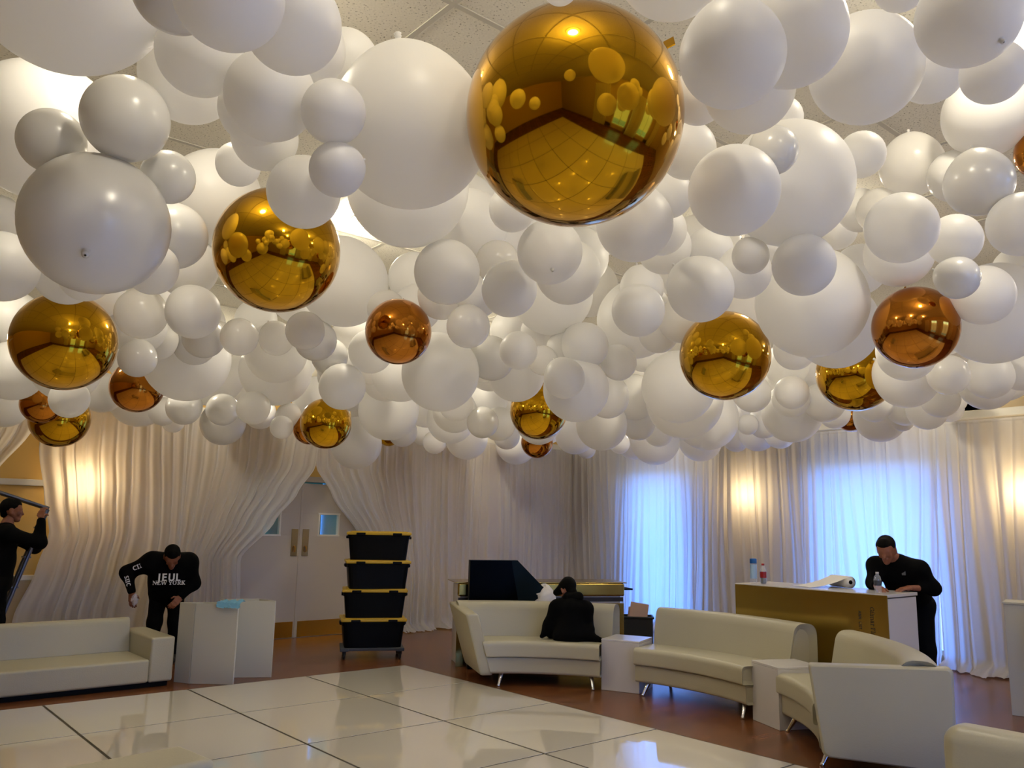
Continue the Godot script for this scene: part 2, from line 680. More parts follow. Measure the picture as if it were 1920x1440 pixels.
func chrome_leg(parent: Node3D, top: Vector3, foot: Vector3) -> void:
	var d := foot - top
	obj("leg", tube([top, top + d * 0.5, top + d * 0.85, top + d * 0.9, foot], [0.024, 0.019, 0.014, 0.017, 0.017], 12), M.chrome, parent)

# one piece of the round sectional between two angles (degrees); arm at 0 = none, -1 = first end, 1 = last end
func curved_sofa(label: String, d0: float, d1: float, arm: int, shift := Vector2.ZERO) -> void:
	var a0 := deg_to_rad(d0)
	var a1 := deg_to_rad(d1)
	var t := thing("curved_sofa", label, "sofa", Vector3(RC.x + shift.x, 0, RC.y + shift.y), 0.0, "curved white sectional sofas")
	var f0 := 0.30 if arm < 0 else 0.0
	var f1 := 0.17 if arm > 0 else 0.0
	var base := round_poly([Vector2(2.02, 0.125), Vector2(2.02, 0.285), Vector2(2.78, 0.285), Vector2(2.78, 0.125)], [0.03, 0.008, 0.02, 0.03])
	obj("base", arc_solid(base, a0, a1, 0, 0, 0.02, 24, f0, f1), M.leather, t)
	var cush := round_poly([Vector2(1.985, 0.29), Vector2(1.985, 0.45), Vector2(2.55, 0.435), Vector2(2.55, 0.29)], [0.02, 0.05, 0.02, 0.02])
	obj("seat_cushion", arc_solid(cush, a0, a1, 0, 0, 0.03, 24, f0, f1), M.leather, t)
	var back := round_poly([Vector2(2.45, 0.287), Vector2(2.56, 0.79), Vector2(2.80, 0.79), Vector2(2.80, 0.287)], [0.01, 0.09, 0.12, 0.02], 7)
	obj("backrest", arc_solid(back, a0 - (0.04 if arm < 0 else 0.0), a1 + (0.04 if arm > 0 else 0.0), 0, 0, 0.05, 24, f0, f1), M.leather, t)
	if arm != 0:
		var e := a1 if arm > 0 else a0
		var s := float(arm)
		var o := []
		# a tall flat end panel, narrowing to the floor and sweeping back at the outside
		var outline := round_poly([Vector2(2.04, 0.10), Vector2(1.97, 0.715), Vector2(2.85, 0.765), Vector2(2.85, 0.10)], [0.05, 0.02, 0.04, 0.04])
		var v := PackedVector3Array()
		var rings := [[0.022, 0.0], [0.006, 0.008], [0.0, 0.025], [0.0, 0.105], [0.006, 0.122], [0.022, 0.13]]
		var mid := Vector2(2.38, 0.4)
		var idx := PackedInt32Array()
		var n := outline.size()
		for rg in rings:
			for p in outline:
				var q: Vector2 = p + (mid - p).normalized() * rg[0]
				var skew := (q.x - 2.0) * 0.10 * s + s * (f0 + f1) * maxf(q.y - 0.1, 0.0)         # the panel opens outwards towards the back
				var along: Vector2 = Vector2(cos(e), sin(e)) * q.x + Vector2(-sin(e), cos(e)) * ((rg[1] - 0.03) * s + skew)
				v.append(Vector3(along.x, q.y, along.y))
		for k in rings.size() - 1:
			for q in n:
				var a := k * n + q
				var b := k * n + (q + 1) % n
				idx.append_array([a, b, a + n, b, b + n, a + n])
		var tri := Geometry2D.triangulate_polygon(outline)
		var area := 0.0
		for k in n: area += outline[k].cross(outline[(k + 1) % n])
		for side in [0, rings.size() - 1]:
			var off := v.size()
			for k in n: v.append(v[side * n + k])
			for q in range(0, tri.size(), 3):
				var c := [tri[q], tri[q + 1], tri[q + 2]]
				var cr := (outline[c[1]] - outline[c[0]]).cross(outline[c[2]] - outline[c[0]])
				if (cr < 0) != (area < 0): c.reverse()
				if side == 0: idx.append_array([off + c[0], off + c[2], off + c[1]])
				else: idx.append_array([off + c[0], off + c[1], off + c[2]])
		obj("armrest", build(v, idx), M.leather, t)
	var inset := 0.055
	for q in [[a0 + inset, 2.10, 2.03], [a1 - inset, 2.10, 2.03], [a0 + inset, 2.62, 2.69], [a1 - inset, 2.62, 2.69]]:
		var sp: float = -0.02 if q[0] < (a0 + a1) / 2 else 0.02
		chrome_leg(t, Vector3(cos(q[0]) * q[1], 0.135, sin(q[0]) * q[1]), Vector3(cos(q[0] + sp) * q[2], 0.0, sin(q[0] + sp) * q[2]))

# straight sofa along x, front at z = 0 facing +z, between x0 and x1; arm at the x1 end
func straight_sofa(label: String, at: Vector3, turn: float, length: float, deep: float, arm_h: float, seat_h: float, back_h: float) -> Node3D:
	var t := thing("lounge_sofa", label, "sofa", at, turn)
	var aw := 0.225
	obj("plinth", rbox(length - 0.06, 0.05, deep - 0.08, 0.004), M.black_plastic, t, Vector3(-length / 2, 0.025, -deep / 2))
	obj("seat_base", rbox(length - aw, seat_h - 0.05, deep - 0.04, 0.025, 4), M.leather, t, Vector3(-aw - (length - aw) / 2, 0.05 + (seat_h - 0.05) / 2, -deep / 2 + 0.02))
	var bk := round_poly([Vector2(-deep, 0.05), Vector2(-deep, back_h - 0.02), Vector2(-deep + 0.20, back_h), Vector2(-deep + 0.27, seat_h)], [0.02, 0.06, 0.06, 0.01], 6)
	var bm := prism(bk, length - aw - 0.01)
	obj("backrest", merge([[bm, Transform3D(Basis(Vector3.UP, -PI / 2), Vector3.ZERO)]]), M.leather, t, Vector3(-aw - (length - aw) / 2, 0, 0))
	obj("armrest", rbox(aw, arm_h - 0.05, deep, 0.022, 4), M.leather, t, Vector3(-aw / 2, 0.05 + (arm_h - 0.05) / 2, -deep / 2))
	return t

# ---------------------------------------------------------------- people
func bone(a: Vector3, b: Vector3, ra: float, rb: float) -> Array:
	return [a, b, ra, rb]

# head at c, looking along f with crown towards u; returns [head mesh bones, hair bones]
func head_bones(c: Vector3, f: Vector3, u: Vector3) -> Array:
	f = f.normalized()
	var s := u.cross(f).normalized()
	u = f.cross(s).normalized()
	var o := []
	o.append(bone(c + u * 0.035 - f * 0.025, c + u * 0.04 + f * 0.02, 0.082, 0.076))      # cranium
	o.append(bone(c + f * 0.045 + u * 0.0, c + f * 0.055 - u * 0.07, 0.052, 0.036))        # face
	for k in [-1.0, 1.0]:
		o.append(bone(c - u * 0.03 + s * 0.045 * k, c + f * 0.05 - u * 0.085, 0.03, 0.024))  # jaw
		o.append(bone(c + s * 0.076 * k + u * 0.012 - f * 0.01, c + s * 0.082 * k - u * 0.03 - f * 0.012, 0.013, 0.009))  # ear
		o.append(bone(c + f * 0.086 + s * 0.02 * k + u * 0.022, c + f * 0.083 + s * 0.04 * k + u * 0.02, 0.012, 0.01))   # brow
		o.append(bone(c + f * 0.078 + s * 0.04 * k - u * 0.015, c + f * 0.07 + s * 0.045 * k - u * 0.03, 0.017, 0.014))  # cheek
	o.append(bone(c + f * 0.092 + u * 0.012, c + f * 0.115 - u * 0.028, 0.008, 0.013))     # nose
	o.append(bone(c + f * 0.094 - u * 0.055 - s * 0.015, c + f * 0.094 - u * 0.055 + s * 0.015, 0.009, 0.009))  # lips
	o.append(bone(c + f * 0.083 - u * 0.092, c + f * 0.08 - u * 0.095, 0.018, 0.018))      # chin
	return o

func hair_bones(c: Vector3, f: Vector3, u: Vector3, long := 0.0) -> Array:
	f = f.normalized()
	var s := u.cross(f).normalized()
	u = f.cross(s).normalized()
	var o := []
	o.append(bone(c + u * 0.052 - f * 0.03, c + u * 0.062 + f * 0.025, 0.084, 0.068))
	o.append(bone(c + u * 0.02 - f * 0.05, c - u * 0.035 - f * 0.055, 0.066, 0.045))
	for k in [-1.0, 1.0]:
		o.append(bone(c + u * 0.04 + s * 0.045 * k, c + u * 0.01 + s * 0.062 * k - f * 0.01, 0.045, 0.018))
	if long > 0.0:
		o.append(bone(c - f * 0.05, c - f * 0.06 - u * long, 0.06, 0.03))
	return o

# hand at wrist p: d along the palm, n out of the palm's back, thumb side s; curl bends the fingers towards -n
func hand_bones(p: Vector3, d: Vector3, n: Vector3, thumb: float, curl := 0.5) -> Array:
	d = d.normalized()
	var s := n.cross(d).normalized() * thumb
	n = d.cross(s).normalized() * (1.0 if d.cross(s).dot(n) > 0 else -1.0)
	var o := []
	o.append(bone(p, p + d * 0.025, 0.024, 0.026))
	for k in 4:
		var across := (1.5 - k) * 0.019
		var root := p + d * 0.085 + s * across
		o.append(bone(p + d * 0.02 + s * across * 0.7, root, 0.017, 0.0115))
		var ln: float = [0.042, 0.047, 0.043, 0.034][k]
		var a := curl * 0.7
		var q := root + (d * cos(a) - n * sin(a)) * ln
		o.append(bone(root, q, 0.0095, 0.0085))
		a += curl * 0.9
		var q2 := q + (d * cos(a) - n * sin(a)) * ln * 0.62
		o.append(bone(q, q2, 0.0085, 0.008))
		a += curl * 0.6
		o.append(bone(q2, q2 + (d * cos(a) - n * sin(a)) * ln * 0.45, 0.008, 0.007))
	var tb := p + d * 0.03 + s * 0.026
	var t1 := tb + (d * 0.6 + s * 0.75 - n * 0.25).normalized() * 0.036
	o.append(bone(tb, t1, 0.0125, 0.0105))
	o.append(bone(t1, t1 + (d * 0.85 + s * 0.35 - n * 0.35).normalized() * 0.03, 0.0105, 0.0085))
	return o

# j: joints in the figure's own frame, facing +z, left = +x
func person(label: String, at: Vector3, turn: float, j: Dictionary, top: Material, legs: Material, cuff := 0.93, hood := false, cloth_k := 0.06) -> Node3D:
	var t := thing("person", label, "person", at, turn)
	# body: one continuous skin surface (head and hands in finer grids of the same mesh)
	var body := []
	body.append(bone(j.pelvis, j.chest, 0.125, 0.13))
	body.append(bone(j.chest, j.neck, 0.11, 0.06))
	body.append(bone(j.neck, j.head - j.up * 0.03, 0.055, 0.052))
	body.append(bone(j.sl, j.sr, 0.07, 0.07))
	var shirt := []
	var mid: Vector3 = j.pelvis.lerp(j.chest, 0.45)
	for k in [-1.0, 1.0]:
		var off: Vector3 = (j.sl - j.sr).normalized() * 0.055 * k
		var fat := 1.16 if hood else 1.0
		shirt.append(bone(j.pelvis + off + j.hem, mid + off, 0.132 * fat, 0.13 * fat))
		shirt.append(bone(mid + off, j.chest + off * 1.2, 0.13 * fat, 0.135 * fat))
		shirt.append(bone(j.chest + off, j.neck - (j.neck - j.chest) * 0.3 + off * 0.6, 0.125, 0.075))
	shirt.append(bone(j.sl, j.sr, 0.11 if hood else 0.085, 0.11 if hood else 0.085))
	var fine := []
	for q in [["sl", "el", "hl", 1.0], ["sr", "er", "hr", -1.0]]:
		var s: Vector3 = j[q[0]]
		var e: Vector3 = j[q[1]]
		var h: Vector3 = j[q[2]]
		body.append(bone(s, e, 0.05, 0.04))
		body.append(bone(e, h, 0.04, 0.026))
		shirt.append(bone(s, e, 0.095 if hood else 0.078, 0.075 if hood else 0.06))
		shirt.append(bone(e, e.lerp(h, cuff), 0.06, 0.045))
		var d := (h - e).normalized()
		var hd: Vector3 = j.get(q[2] + "d", d)
		var back: Vector3 = j.get(q[2] + "n", Vector3(0, 0.3, 1))
		fine.append(hand_bones(h, hd, back, (-1.0 if q[3] > 0 else 1.0) * j.get(q[2] + "t", 1.0), j.get("curl", 0.6)))
	var pants := []
	for q in [["pl", "kl", "al"], ["pr", "kr", "ar"]]:
		body.append(bone(j[q[0]], j[q[1]], 0.075, 0.05))
		body.append(bone(j[q[1]], j[q[2]], 0.05, 0.034))
		pants.append(bone(j[q[0]], j[q[1]], 0.098, 0.078))
		pants.append(bone(j[q[1]], j[q[2]], 0.076, 0.064))
	pants.append(bone(j.pl, j.pr, 0.112, 0.112))
	pants.append(bone(j.pelvis, j.pelvis + Vector3(0, 0.03, 0), 0.14, 0.13))
	var mesh := [[blob(body, 0.02, 0.03), T()], [blob(head_bones(j.head, j.face, j.up), 0.0075, 0.022), T()]]
	for h in fine: mesh.append([blob(h, 0.0048, 0.008), T()])
	obj("body", merge(mesh), M.skin, t)
	obj("hair", blob(hair_bones(j.head, j.face, j.up, j.get("long", 0.0)), 0.011, 0.03), M.hair, t)
	obj("hoodie" if hood else "shirt", blob(shirt, 0.017, cloth_k), top, t)
	obj("trousers", blob(pants, 0.019, 0.05), legs, t)
	for q in ["al", "ar"]:
		var a: Vector3 = j[q]
		obj("shoe", blob([bone(a + Vector3(0, -0.035, -0.05), a + Vector3(0, -0.045, 0.15), 0.045, 0.036), bone(a, a + Vector3(0, -0.03, 0.05), 0.045, 0.05)], 0.014, 0.02), M.shoe, t)
	if hood:
		var n: Vector3 = j.neck
		var bk: Vector3 = -j.face.normalized()
		obj("hood", blob([bone(n + Vector3(-0.09, 0.02, -0.02), n + Vector3(0.09, 0.02, -0.02), 0.05, 0.05), bone(n + Vector3(-0.07, 0.03, -0.1), n + Vector3(0.07, 0.03, -0.1), 0.06, 0.06)], 0.014, 0.04), top, t)
	# eyes
	var f: Vector3 = j.face.normalized()
	var s2: Vector3 = j.up.cross(f).normalized()
	for k in [-1.0, 1.0]:
		obj("eye", lathe([Vector2(0, 0.009), Vector2(0.006, 0.006), Vector2(0.009, 0), Vector2(0.006, -0.006), Vector2(0, -0.009)], 8), M.hair, t, j.head + f * 0.086 + s2 * 0.032 * k + f.cross(s2) * 0.004)
	return t

# raised print: text laid on a surface
func lettering(parent: Node, called: String, text: String, size: float, at: Transform3D, material: Material, bold := true, serif := false) -> MeshInstance3D:
	var tm := TextMesh.new()
	var sf := SystemFont.new()
	sf.font_names = PackedStringArray(["Droid Serif" if serif else "Droid Sans"])
	sf.font_weight = 700 if bold else 400
	sf.font_italic = serif
	tm.font = sf
	tm.text = text
	tm.font_size = 32
	tm.pixel_size = size / 32.0
	tm.depth = 0.004
	var o := MeshInstance3D.new()
	o.mesh = tm
	o.material_override = material
	o.name = called
	o.transform = at
	parent.add_child(o, true)
	return o

# ---------------------------------------------------------------- the room
func room() -> void:
	var wall: Material = M.wainscot_paint
	# floor and the white dance floor laid on it
	struct("floor", "polished brown wood plank floor around the white dance floor", rbox(17.4, 0.1, 17.4, 0.002, 1), M.wood_floor, Vector3(2.9, -0.05, -3.4))
	var df := thing("dance_floor", "glossy white panelled dance floor with thin dark joints", "dance floor", Vector3(5.458, 0, -8.239))
	var pw := 1.2228
	obj("underlay", rbox(pw * 7 + 0.02, 0.0195, pw * 8 + 0.02, 0.002, 1), M.joint, df, Vector3(-pw * 3.5, 0.00975, pw * 4))
	var pm := rbox(pw - 0.022, 0.02, pw - 0.02, 0.0006, 1)
	for i in 7:
		for k in 8:
			obj("floor_panel", pm, M.panel, df, Vector3(-pw * (i + 0.5), 0.012, pw * (k + 0.5)))
	# walls: door wall with its opening, window wall with two openings, the rest behind the camera
	var dx0 := 4.56
	var dx1 := 6.42
	var zw := -11.2
	struct("wall_back", "tan back wall behind the white drapes", merge([
		[rbox(dx0 + 5.7, 3.6, 0.2, 0.003, 1), T((dx0 - 5.7) / 2, 1.8, zw)],
		[rbox(11.5 - dx1, 3.6, 0.2, 0.003, 1), T((11.5 + dx1) / 2, 1.8, zw)],
		[rbox(dx1 - dx0 + 0.01, 3.6 - 2.19, 0.2, 0.003, 1), T((dx0 + dx1) / 2, (3.6 + 2.19) / 2, zw)]]), M.tan_paint)
	struct("wall_right", "window wall behind sheer white drapes", merge([
		[rbox(0.2, 3.6, 1.75, 0.003, 1), T(11.05, 1.8, -10.425)],
		[rbox(0.2, 3.6, 2.2, 0.003, 1), T(11.05, 1.8, -7.2)],
		[rbox(0.2, 3.6, 9.3, 0.003, 1), T(11.05, 1.8, 0.15)],
		[rbox(0.2, 1.0, 6.0, 0.003, 1), T(11.05, 3.1, -6.9)],
		[rbox(0.2, 0.12, 6.0, 0.003, 1), T(11.05, 0.06, -6.9)]]), wall)
	struct("wall_left", "tan left end wall of the hall", rbox(0.2, 3.6, 17.0, 0.003, 1), M.tan_paint, Vector3(-5.6, 1.8, -3.4))
	struct("wall_front", "beige wall behind the camera with tall windows", merge([
		[rbox(6.65, 3.6, 0.2, 0.003, 1), T(-2.375, 1.8, 3.2)],
		[rbox(1.4, 3.6, 0.2, 0.003, 1), T(2.95, 1.8, 3.2)],
		[rbox(6.05, 3.6, 0.2, 0.003, 1), T(8.175, 1.8, 3.2)],
		[rbox(6.0, 0.75, 0.2, 0.003, 1), T(3.05, 3.225, 3.2)],
		[rbox(6.0, 0.3, 0.2, 0.003, 1), T(3.05, 0.15, 3.2)]]), wall)
	# windows: white frames with glass
	var wins := [[Vector3(11.05, 0, -8.925), -PI / 2, 1.25, 0.12, 2.6], [Vector3(11.05, 0, -5.4), -PI / 2, 1.8, 0.12, 2.6], [Vector3(1.60, 0, 3.2), PI, 1.3, 0.3, 2.85], [Vector3(4.40, 0, 3.2), PI, 1.5, 0.3, 2.85]]
	var n := 0
	for q in wins:
		n += 1
		var wn := Node3D.new()
		wn.name = "window_%d" % n
		add_child(wn)
		wn.position = q[0]
		wn.rotation.y = q[1]
		tag(wn, ["tall window glowing blue behind the drape left of the sconce", "tall window glowing blue behind the leaning man", "tall window behind the camera, nearer the left", "tall window behind the camera, nearer the right"][n - 1], "", "", "structure")
		var ww: float = q[2]
		var b: float = q[3]
		var h: float = q[4] - b
		obj("window_frame", merge([[rbox(0.06, h, 0.1, 0.006), T(-ww / 2 + 0.03, b + h / 2, 0)], [rbox(0.06, h, 0.1, 0.006), T(ww / 2 - 0.03, b + h / 2, 0)], [rbox(ww, 0.06, 0.1, 0.006), T(0, b + 0.03, 0)], [rbox(ww, 0.06, 0.1, 0.006), T(0, b + h - 0.03, 0)], [rbox(0.04, h, 0.06, 0.006), T(0, b + h / 2, 0)]]), M.white_paint, wn)
		for s in [-1, 1]:
			obj("pane", rbox(ww / 2 - 0.06, h - 0.1, 0.006, 0.001, 1), M.window_glass, wn, Vector3(s * ww / 4, b + h / 2, 0))
	# trims: rails on the tan wall, beam over the drapes
	struct("trim_1", "white chair rail on the tan wall", rbox(6.2, 0.06, 0.03, 0.008), M.white_paint, Vector3(0.0, 0.91, -11.085))
	struct("trim_2", "white picture rail high on the tan wall", rbox(6.2, 0.075, 0.04, 0.01), M.white_paint, Vector3(0.0, 2.0, -11.08))
	struct("trim_3", "beige wainscot below the chair rail", rbox(6.2, 0.88, 0.015, 0.003, 1), M.wainscot_paint, Vector3(0.0, 0.44, -11.092))
	struct("trim_4", "pale wooden beam above the window drapes", merge([[rbox(0.22, 0.1, 15.5, 0.012), T(10.86, 3.05, -3.3)], [rbox(0.12, 0.05, 15.5, 0.012), T(10.9, 2.98, -3.3)]]), M.white_paint)
	struct("trim_5", "pale beam above the door wall drapes", merge([[rbox(16.2, 0.1, 0.22, 0.012), T(2.7, 3.02, -11.02)], [rbox(16.2, 0.05, 0.12, 0.012), T(2.7, 2.95, -11.04)]]), M.white_paint)
	# double doors with small windows
	for k in 2:
		var s := -1.0 if k == 0 else 1.0
		var d := Node3D.new()
		d.name = "door_%d" % (k + 1)
		add_child(d)
		d.position = Vector3(5.49 + s * 0.455, 0, -11.13)
		tag(d, ["left leaf of the pale double door, partly hidden by the tied drape", "right leaf of the pale double door, behind the tote stack"][k], "", "", "structure")
		var wx := -0.02 if k == 0 else -0.01
		var ww := 0.32
		var hw := 0.445
		var y0 := 1.41
		var y1 := 1.72
		obj("leaf", merge([
			[rbox(0.89, y0, 0.045, 0.003, 1), T(0, y0 / 2, 0)], [rbox(0.89, 2.15 - y1, 0.045, 0.003, 1), T(0, (2.15 + y1) / 2, 0)],
			[rbox(hw + wx - ww / 2, y1 - y0, 0.045, 0.002, 1), T((-hw + wx - ww / 2) / 2, (y0 + y1) / 2, 0)],
			[rbox(hw - wx - ww / 2, y1 - y0, 0.045, 0.002, 1), T((hw + wx + ww / 2) / 2, (y0 + y1) / 2, 0)]]), M.door_paint, d)
		obj("window_rim", merge([[rbox(ww + 0.04, 0.025, 0.06, 0.004, 1), T(wx, y0, 0)], [rbox(ww + 0.04, 0.025, 0.06, 0.004, 1), T(wx, y1, 0)], [rbox(0.025, y1 - y0, 0.06, 0.004, 1), T(wx - ww / 2, (y0 + y1) / 2, 0)], [rbox(0.025, y1 - y0, 0.06, 0.004, 1), T(wx + ww / 2, (y0 + y1) / 2, 0)]]), M.white_paint, d)
		obj("pane", rbox(ww, y1 - y0, 0.006, 0.001, 1), M.window_glass, d, Vector3(wx, (y0 + y1) / 2, 0))
		obj("push_plate", rbox(0.1, 0.38, 0.008, 0.003, 1), M.bright_brass, d, Vector3(-s * 0.37, 1.31, 0.027))
		obj("kick_plate", rbox(0.84, 0.215, 0.006, 0.002, 1), M.brass, d, Vector3(0, 0.115, 0.026))
		obj("pull_handle", tube([Vector3(-s * 0.37, 1.18, 0.03), Vector3(-s * 0.37, 1.19, 0.06), Vector3(-s * 0.37, 1.25, 0.06), Vector3(-s * 0.37, 1.26, 0.03)], [0.009], 8), M.brass, d)
	struct("trim_6", "white frame around the double doors", merge([[rbox(0.08, 2.24, 0.24, 0.006), T(4.53, 1.12, -11.19)], [rbox(0.08, 2.24, 0.24, 0.006), T(6.45, 1.12, -11.19)], [rbox(2.0, 0.08, 0.24, 0.006), T(5.49, 2.21, -11.19)], [rbox(0.03, 2.15, 0.04, 0.004), T(5.49, 1.075, -11.12)]]), M.door_paint)
	# the hall beyond the doors
	struct("wall_corridor", "teal corridor seen through the door windows", merge([[rbox(5.0, 3.0, 0.1, 0.003, 1), T(5.0, 1.5, -14.4)], [rbox(0.1, 3.0, 3.2, 0.003, 1), T(2.5, 1.5, -12.85)], [rbox(0.1, 3.0, 3.2, 0.003, 1), T(7.6, 1.5, -12.85)], [rbox(5.2, 0.1, 3.2, 0.003, 1), T(5.05, 3.0, -12.85)], [rbox(5.2, 0.1, 3.2, 0.003, 1), T(5.05, -0.05, -12.85)], [rbox(0.4, 2.2, 0.4, 0.01), T(5.9, 1.1, -13.7)], [rbox(0.6, 1.4, 0.3, 0.01), T(3.9, 0.7, -13.6)]]), M.hall_paint)
	var l := OmniLight3D.new()
	l.name = "corridor_lamp"
	l.light_color = Color(0.75, 0.95, 1.0)
	l.light_energy = 2.2
	l.light_size = 0.1
	l.omni_range = 12.0
	l.omni_attenuation = 2.0
	l.shadow_enabled = true
	l.position = Vector3(5.3, 2.7, -13.0)
	add_child(l)

func ceiling() -> void:
	var c := Node3D.new()
	c.name = "ceiling"
	add_child(c)
	tag(c, "speckled white acoustic tile ceiling above the balloons", "", "", "structure")
	obj("slab", rbox(17.2, 0.14, 16.4, 0.003, 1), M.tile, c, Vector3(2.75, 3.59, -3.4))
	var tm := rbox(0.596, 0.016, 0.596, 0.003, 1)
	var gx := 1.597 - 0.61 * 5
	var gz := -2.26 - 0.61 * 8
	for i in 11:
		for k in 12:
			obj("ceiling_tile", tm, M.tile, c, Vector3(gx + 0.61 * (i + 0.5), 3.506, gz + 0.61 * (k + 0.5)))
	for i in 12:
		obj("grid_bar", rbox(0.024, 0.006, 0.61 * 12, 0.001, 1), M.grid_metal, c, Vector3(gx + 0.61 * i, 3.497, gz + 0.61 * 6))
	for k in 13:
		obj("grid_bar", rbox(0.61 * 11, 0.006, 0.024, 0.001, 1), M.grid_metal, c, Vector3(gx + 0.61 * 5.5, 3.4965, gz + 0.61 * k))
	ring_mesh = lathe([Vector2(0.078, 0.0), Vector2(0.08, -0.012), Vector2(0.1, -0.012), Vector2(0.112, -0.004), Vector2(0.112, 0.004), Vector2(0.078, 0.004)], 24)
	disc_mesh = lathe([Vector2(0, -0.009), Vector2(0.076, -0.009), Vector2(0.078, -0.004), Vector2(0.0, -0.004)], 24)
	var rows := ["nearest the camera wall", "over the camera", "over the huge gold ball", "over mid dance floor", "over the far floor", "by the floor corner", "by the door wall"]
	var cols := ["in the leftmost row", "in the second row from the left", "in the third row", "in the fourth row", "in the fifth row", "in the row by the windows"]
	for i in 6:
		for k in 7:
			if (i + k) % 2 and not (i == 0 and k == 1): continue
			ceiling_light(0.682 + 1.83 * i, 1.095 - 1.83 * k, "round recessed ceiling light %s, %s" % [cols[i], rows[k]])

func drapes() -> void:
	var top := 2.93
	curtain("white drape at the far left, pulled back to the left of the ladder", Vector3(0, 0, -10.86), 0.0, [[3.0, -1.5], [1.2, -0.6], [0.0, -0.6]], [[3.0, 2.12], [2.6, 1.93], [2.05, 1.60], [1.2, 0.2], [0.0, 0.15]], top, 11)
	curtain("white drape glowing around the left wall light, held aside by the man", Vector3(0, 0, -10.86), 0.0, [[3.0, 2.0], [2.4, 2.02], [1.85, 2.13], [1.42, 2.22], [1.0, 2.12], [0.5, 1.95], [0.0, 1.88]], [[3.0, 3.75], [0.0, 3.72]], top, 12)
	curtain("white drape swept to the left of the doors and gathered low", Vector3(0, 0, -10.85), 0.0, [[3.0, 3.7], [1.1, 3.68], [0.0, 3.68]], [[3.0, 5.60], [2.38, 5.53], [2.0, 5.28], [1.6, 4.97], [1.11, 4.53], [0.6, 4.57], [0.0, 4.58]], top, 13)
	curtain("white drape swept to the right of the doors behind the tote stack", Vector3(0, 0, -10.85), 0.0, [[3.0, 5.48], [2.38, 5.53], [2.0, 5.80], [1.4, 6.30], [1.0, 6.65], [0.6, 6.72], [0.0, 6.7]], [[3.0, 7.45], [0.0, 7.5]], top, 14)
	curtain("white drape between the tote stack and the gold counter", Vector3(0, 0, -10.86), 0.0, [[3.0, 7.4], [0.0, 7.42]], [[3.0, 9.15], [0.0, 9.12]], top, 15)
	curtain("white drape in the far corner of the door wall", Vector3(0, 0, -10.86), 0.0, [[3.0, 9.1], [0.0, 9.1]], [[3.0, 10.75], [0.0, 10.72]], top, 16)
	var r := -PI / 2
	curtain("shaded white drape in the corner, left of the first blue window", Vector3(10.66, 0, 0), r, [[3.0, -10.95], [0.0, -10.92]], [[3.0, -9.55], [0.0, -9.6]], top, 21)
	curtain("white drape glowing blue in front of the far window, behind the dark bin", Vector3(10.66, 0, 0), r, [[3.0, -9.6], [0.0, -9.62]], [[3.0, -8.1], [0.0, -8.2]], top, 22)
	curtain("warm-lit white drape around the wall light above the gold bar", Vector3(10.66, 0, 0), r, [[3.0, -8.14], [0.0, -8.2]], [[3.0, -6.3], [0.0, -6.25]], top, 23)
	curtain("white drape glowing blue behind the leaning man", Vector3(10.66, 0, 0), r, [[3.0, -6.34], [0.0, -6.3]], [[3.0, -4.4], [0.0, -4.5]], top, 24)
	curtain("warm-lit white drape at the right edge with a puddled hem", Vector3(10.66, 0, 0), r, [[3.0, -4.44], [0.0, -4.5]], [[3.0, -2.2], [0.0, -2.25]], top, 25)
	# those behind the camera show only in the foil balloons
	for q in [[-0.7, 0.45, 31, "left of both"], [2.35, 3.55, 32, "between the two"], [5.7, 6.9, 33, "right of both"]]:
		curtain("white drape behind the camera %s windows" % q[3], Vector3(0, 0, 2.9), PI, [[3.0, -q[1]], [0.0, -q[1]]], [[3.0, -q[0]], [0.0, -q[0]]], top, q[2], false)
	sconce(Vector3(2.55, 2.0, -11.1), 0.0, "wall light shining through the drape left of the doors")
	sconce(Vector3(10.95, 2.1, -7.18), r, "wall light shining through the drape above the gold bar")
	sconce(Vector3(10.95, 2.07, -3.5), r, "wall light shining through the drape at the right edge")

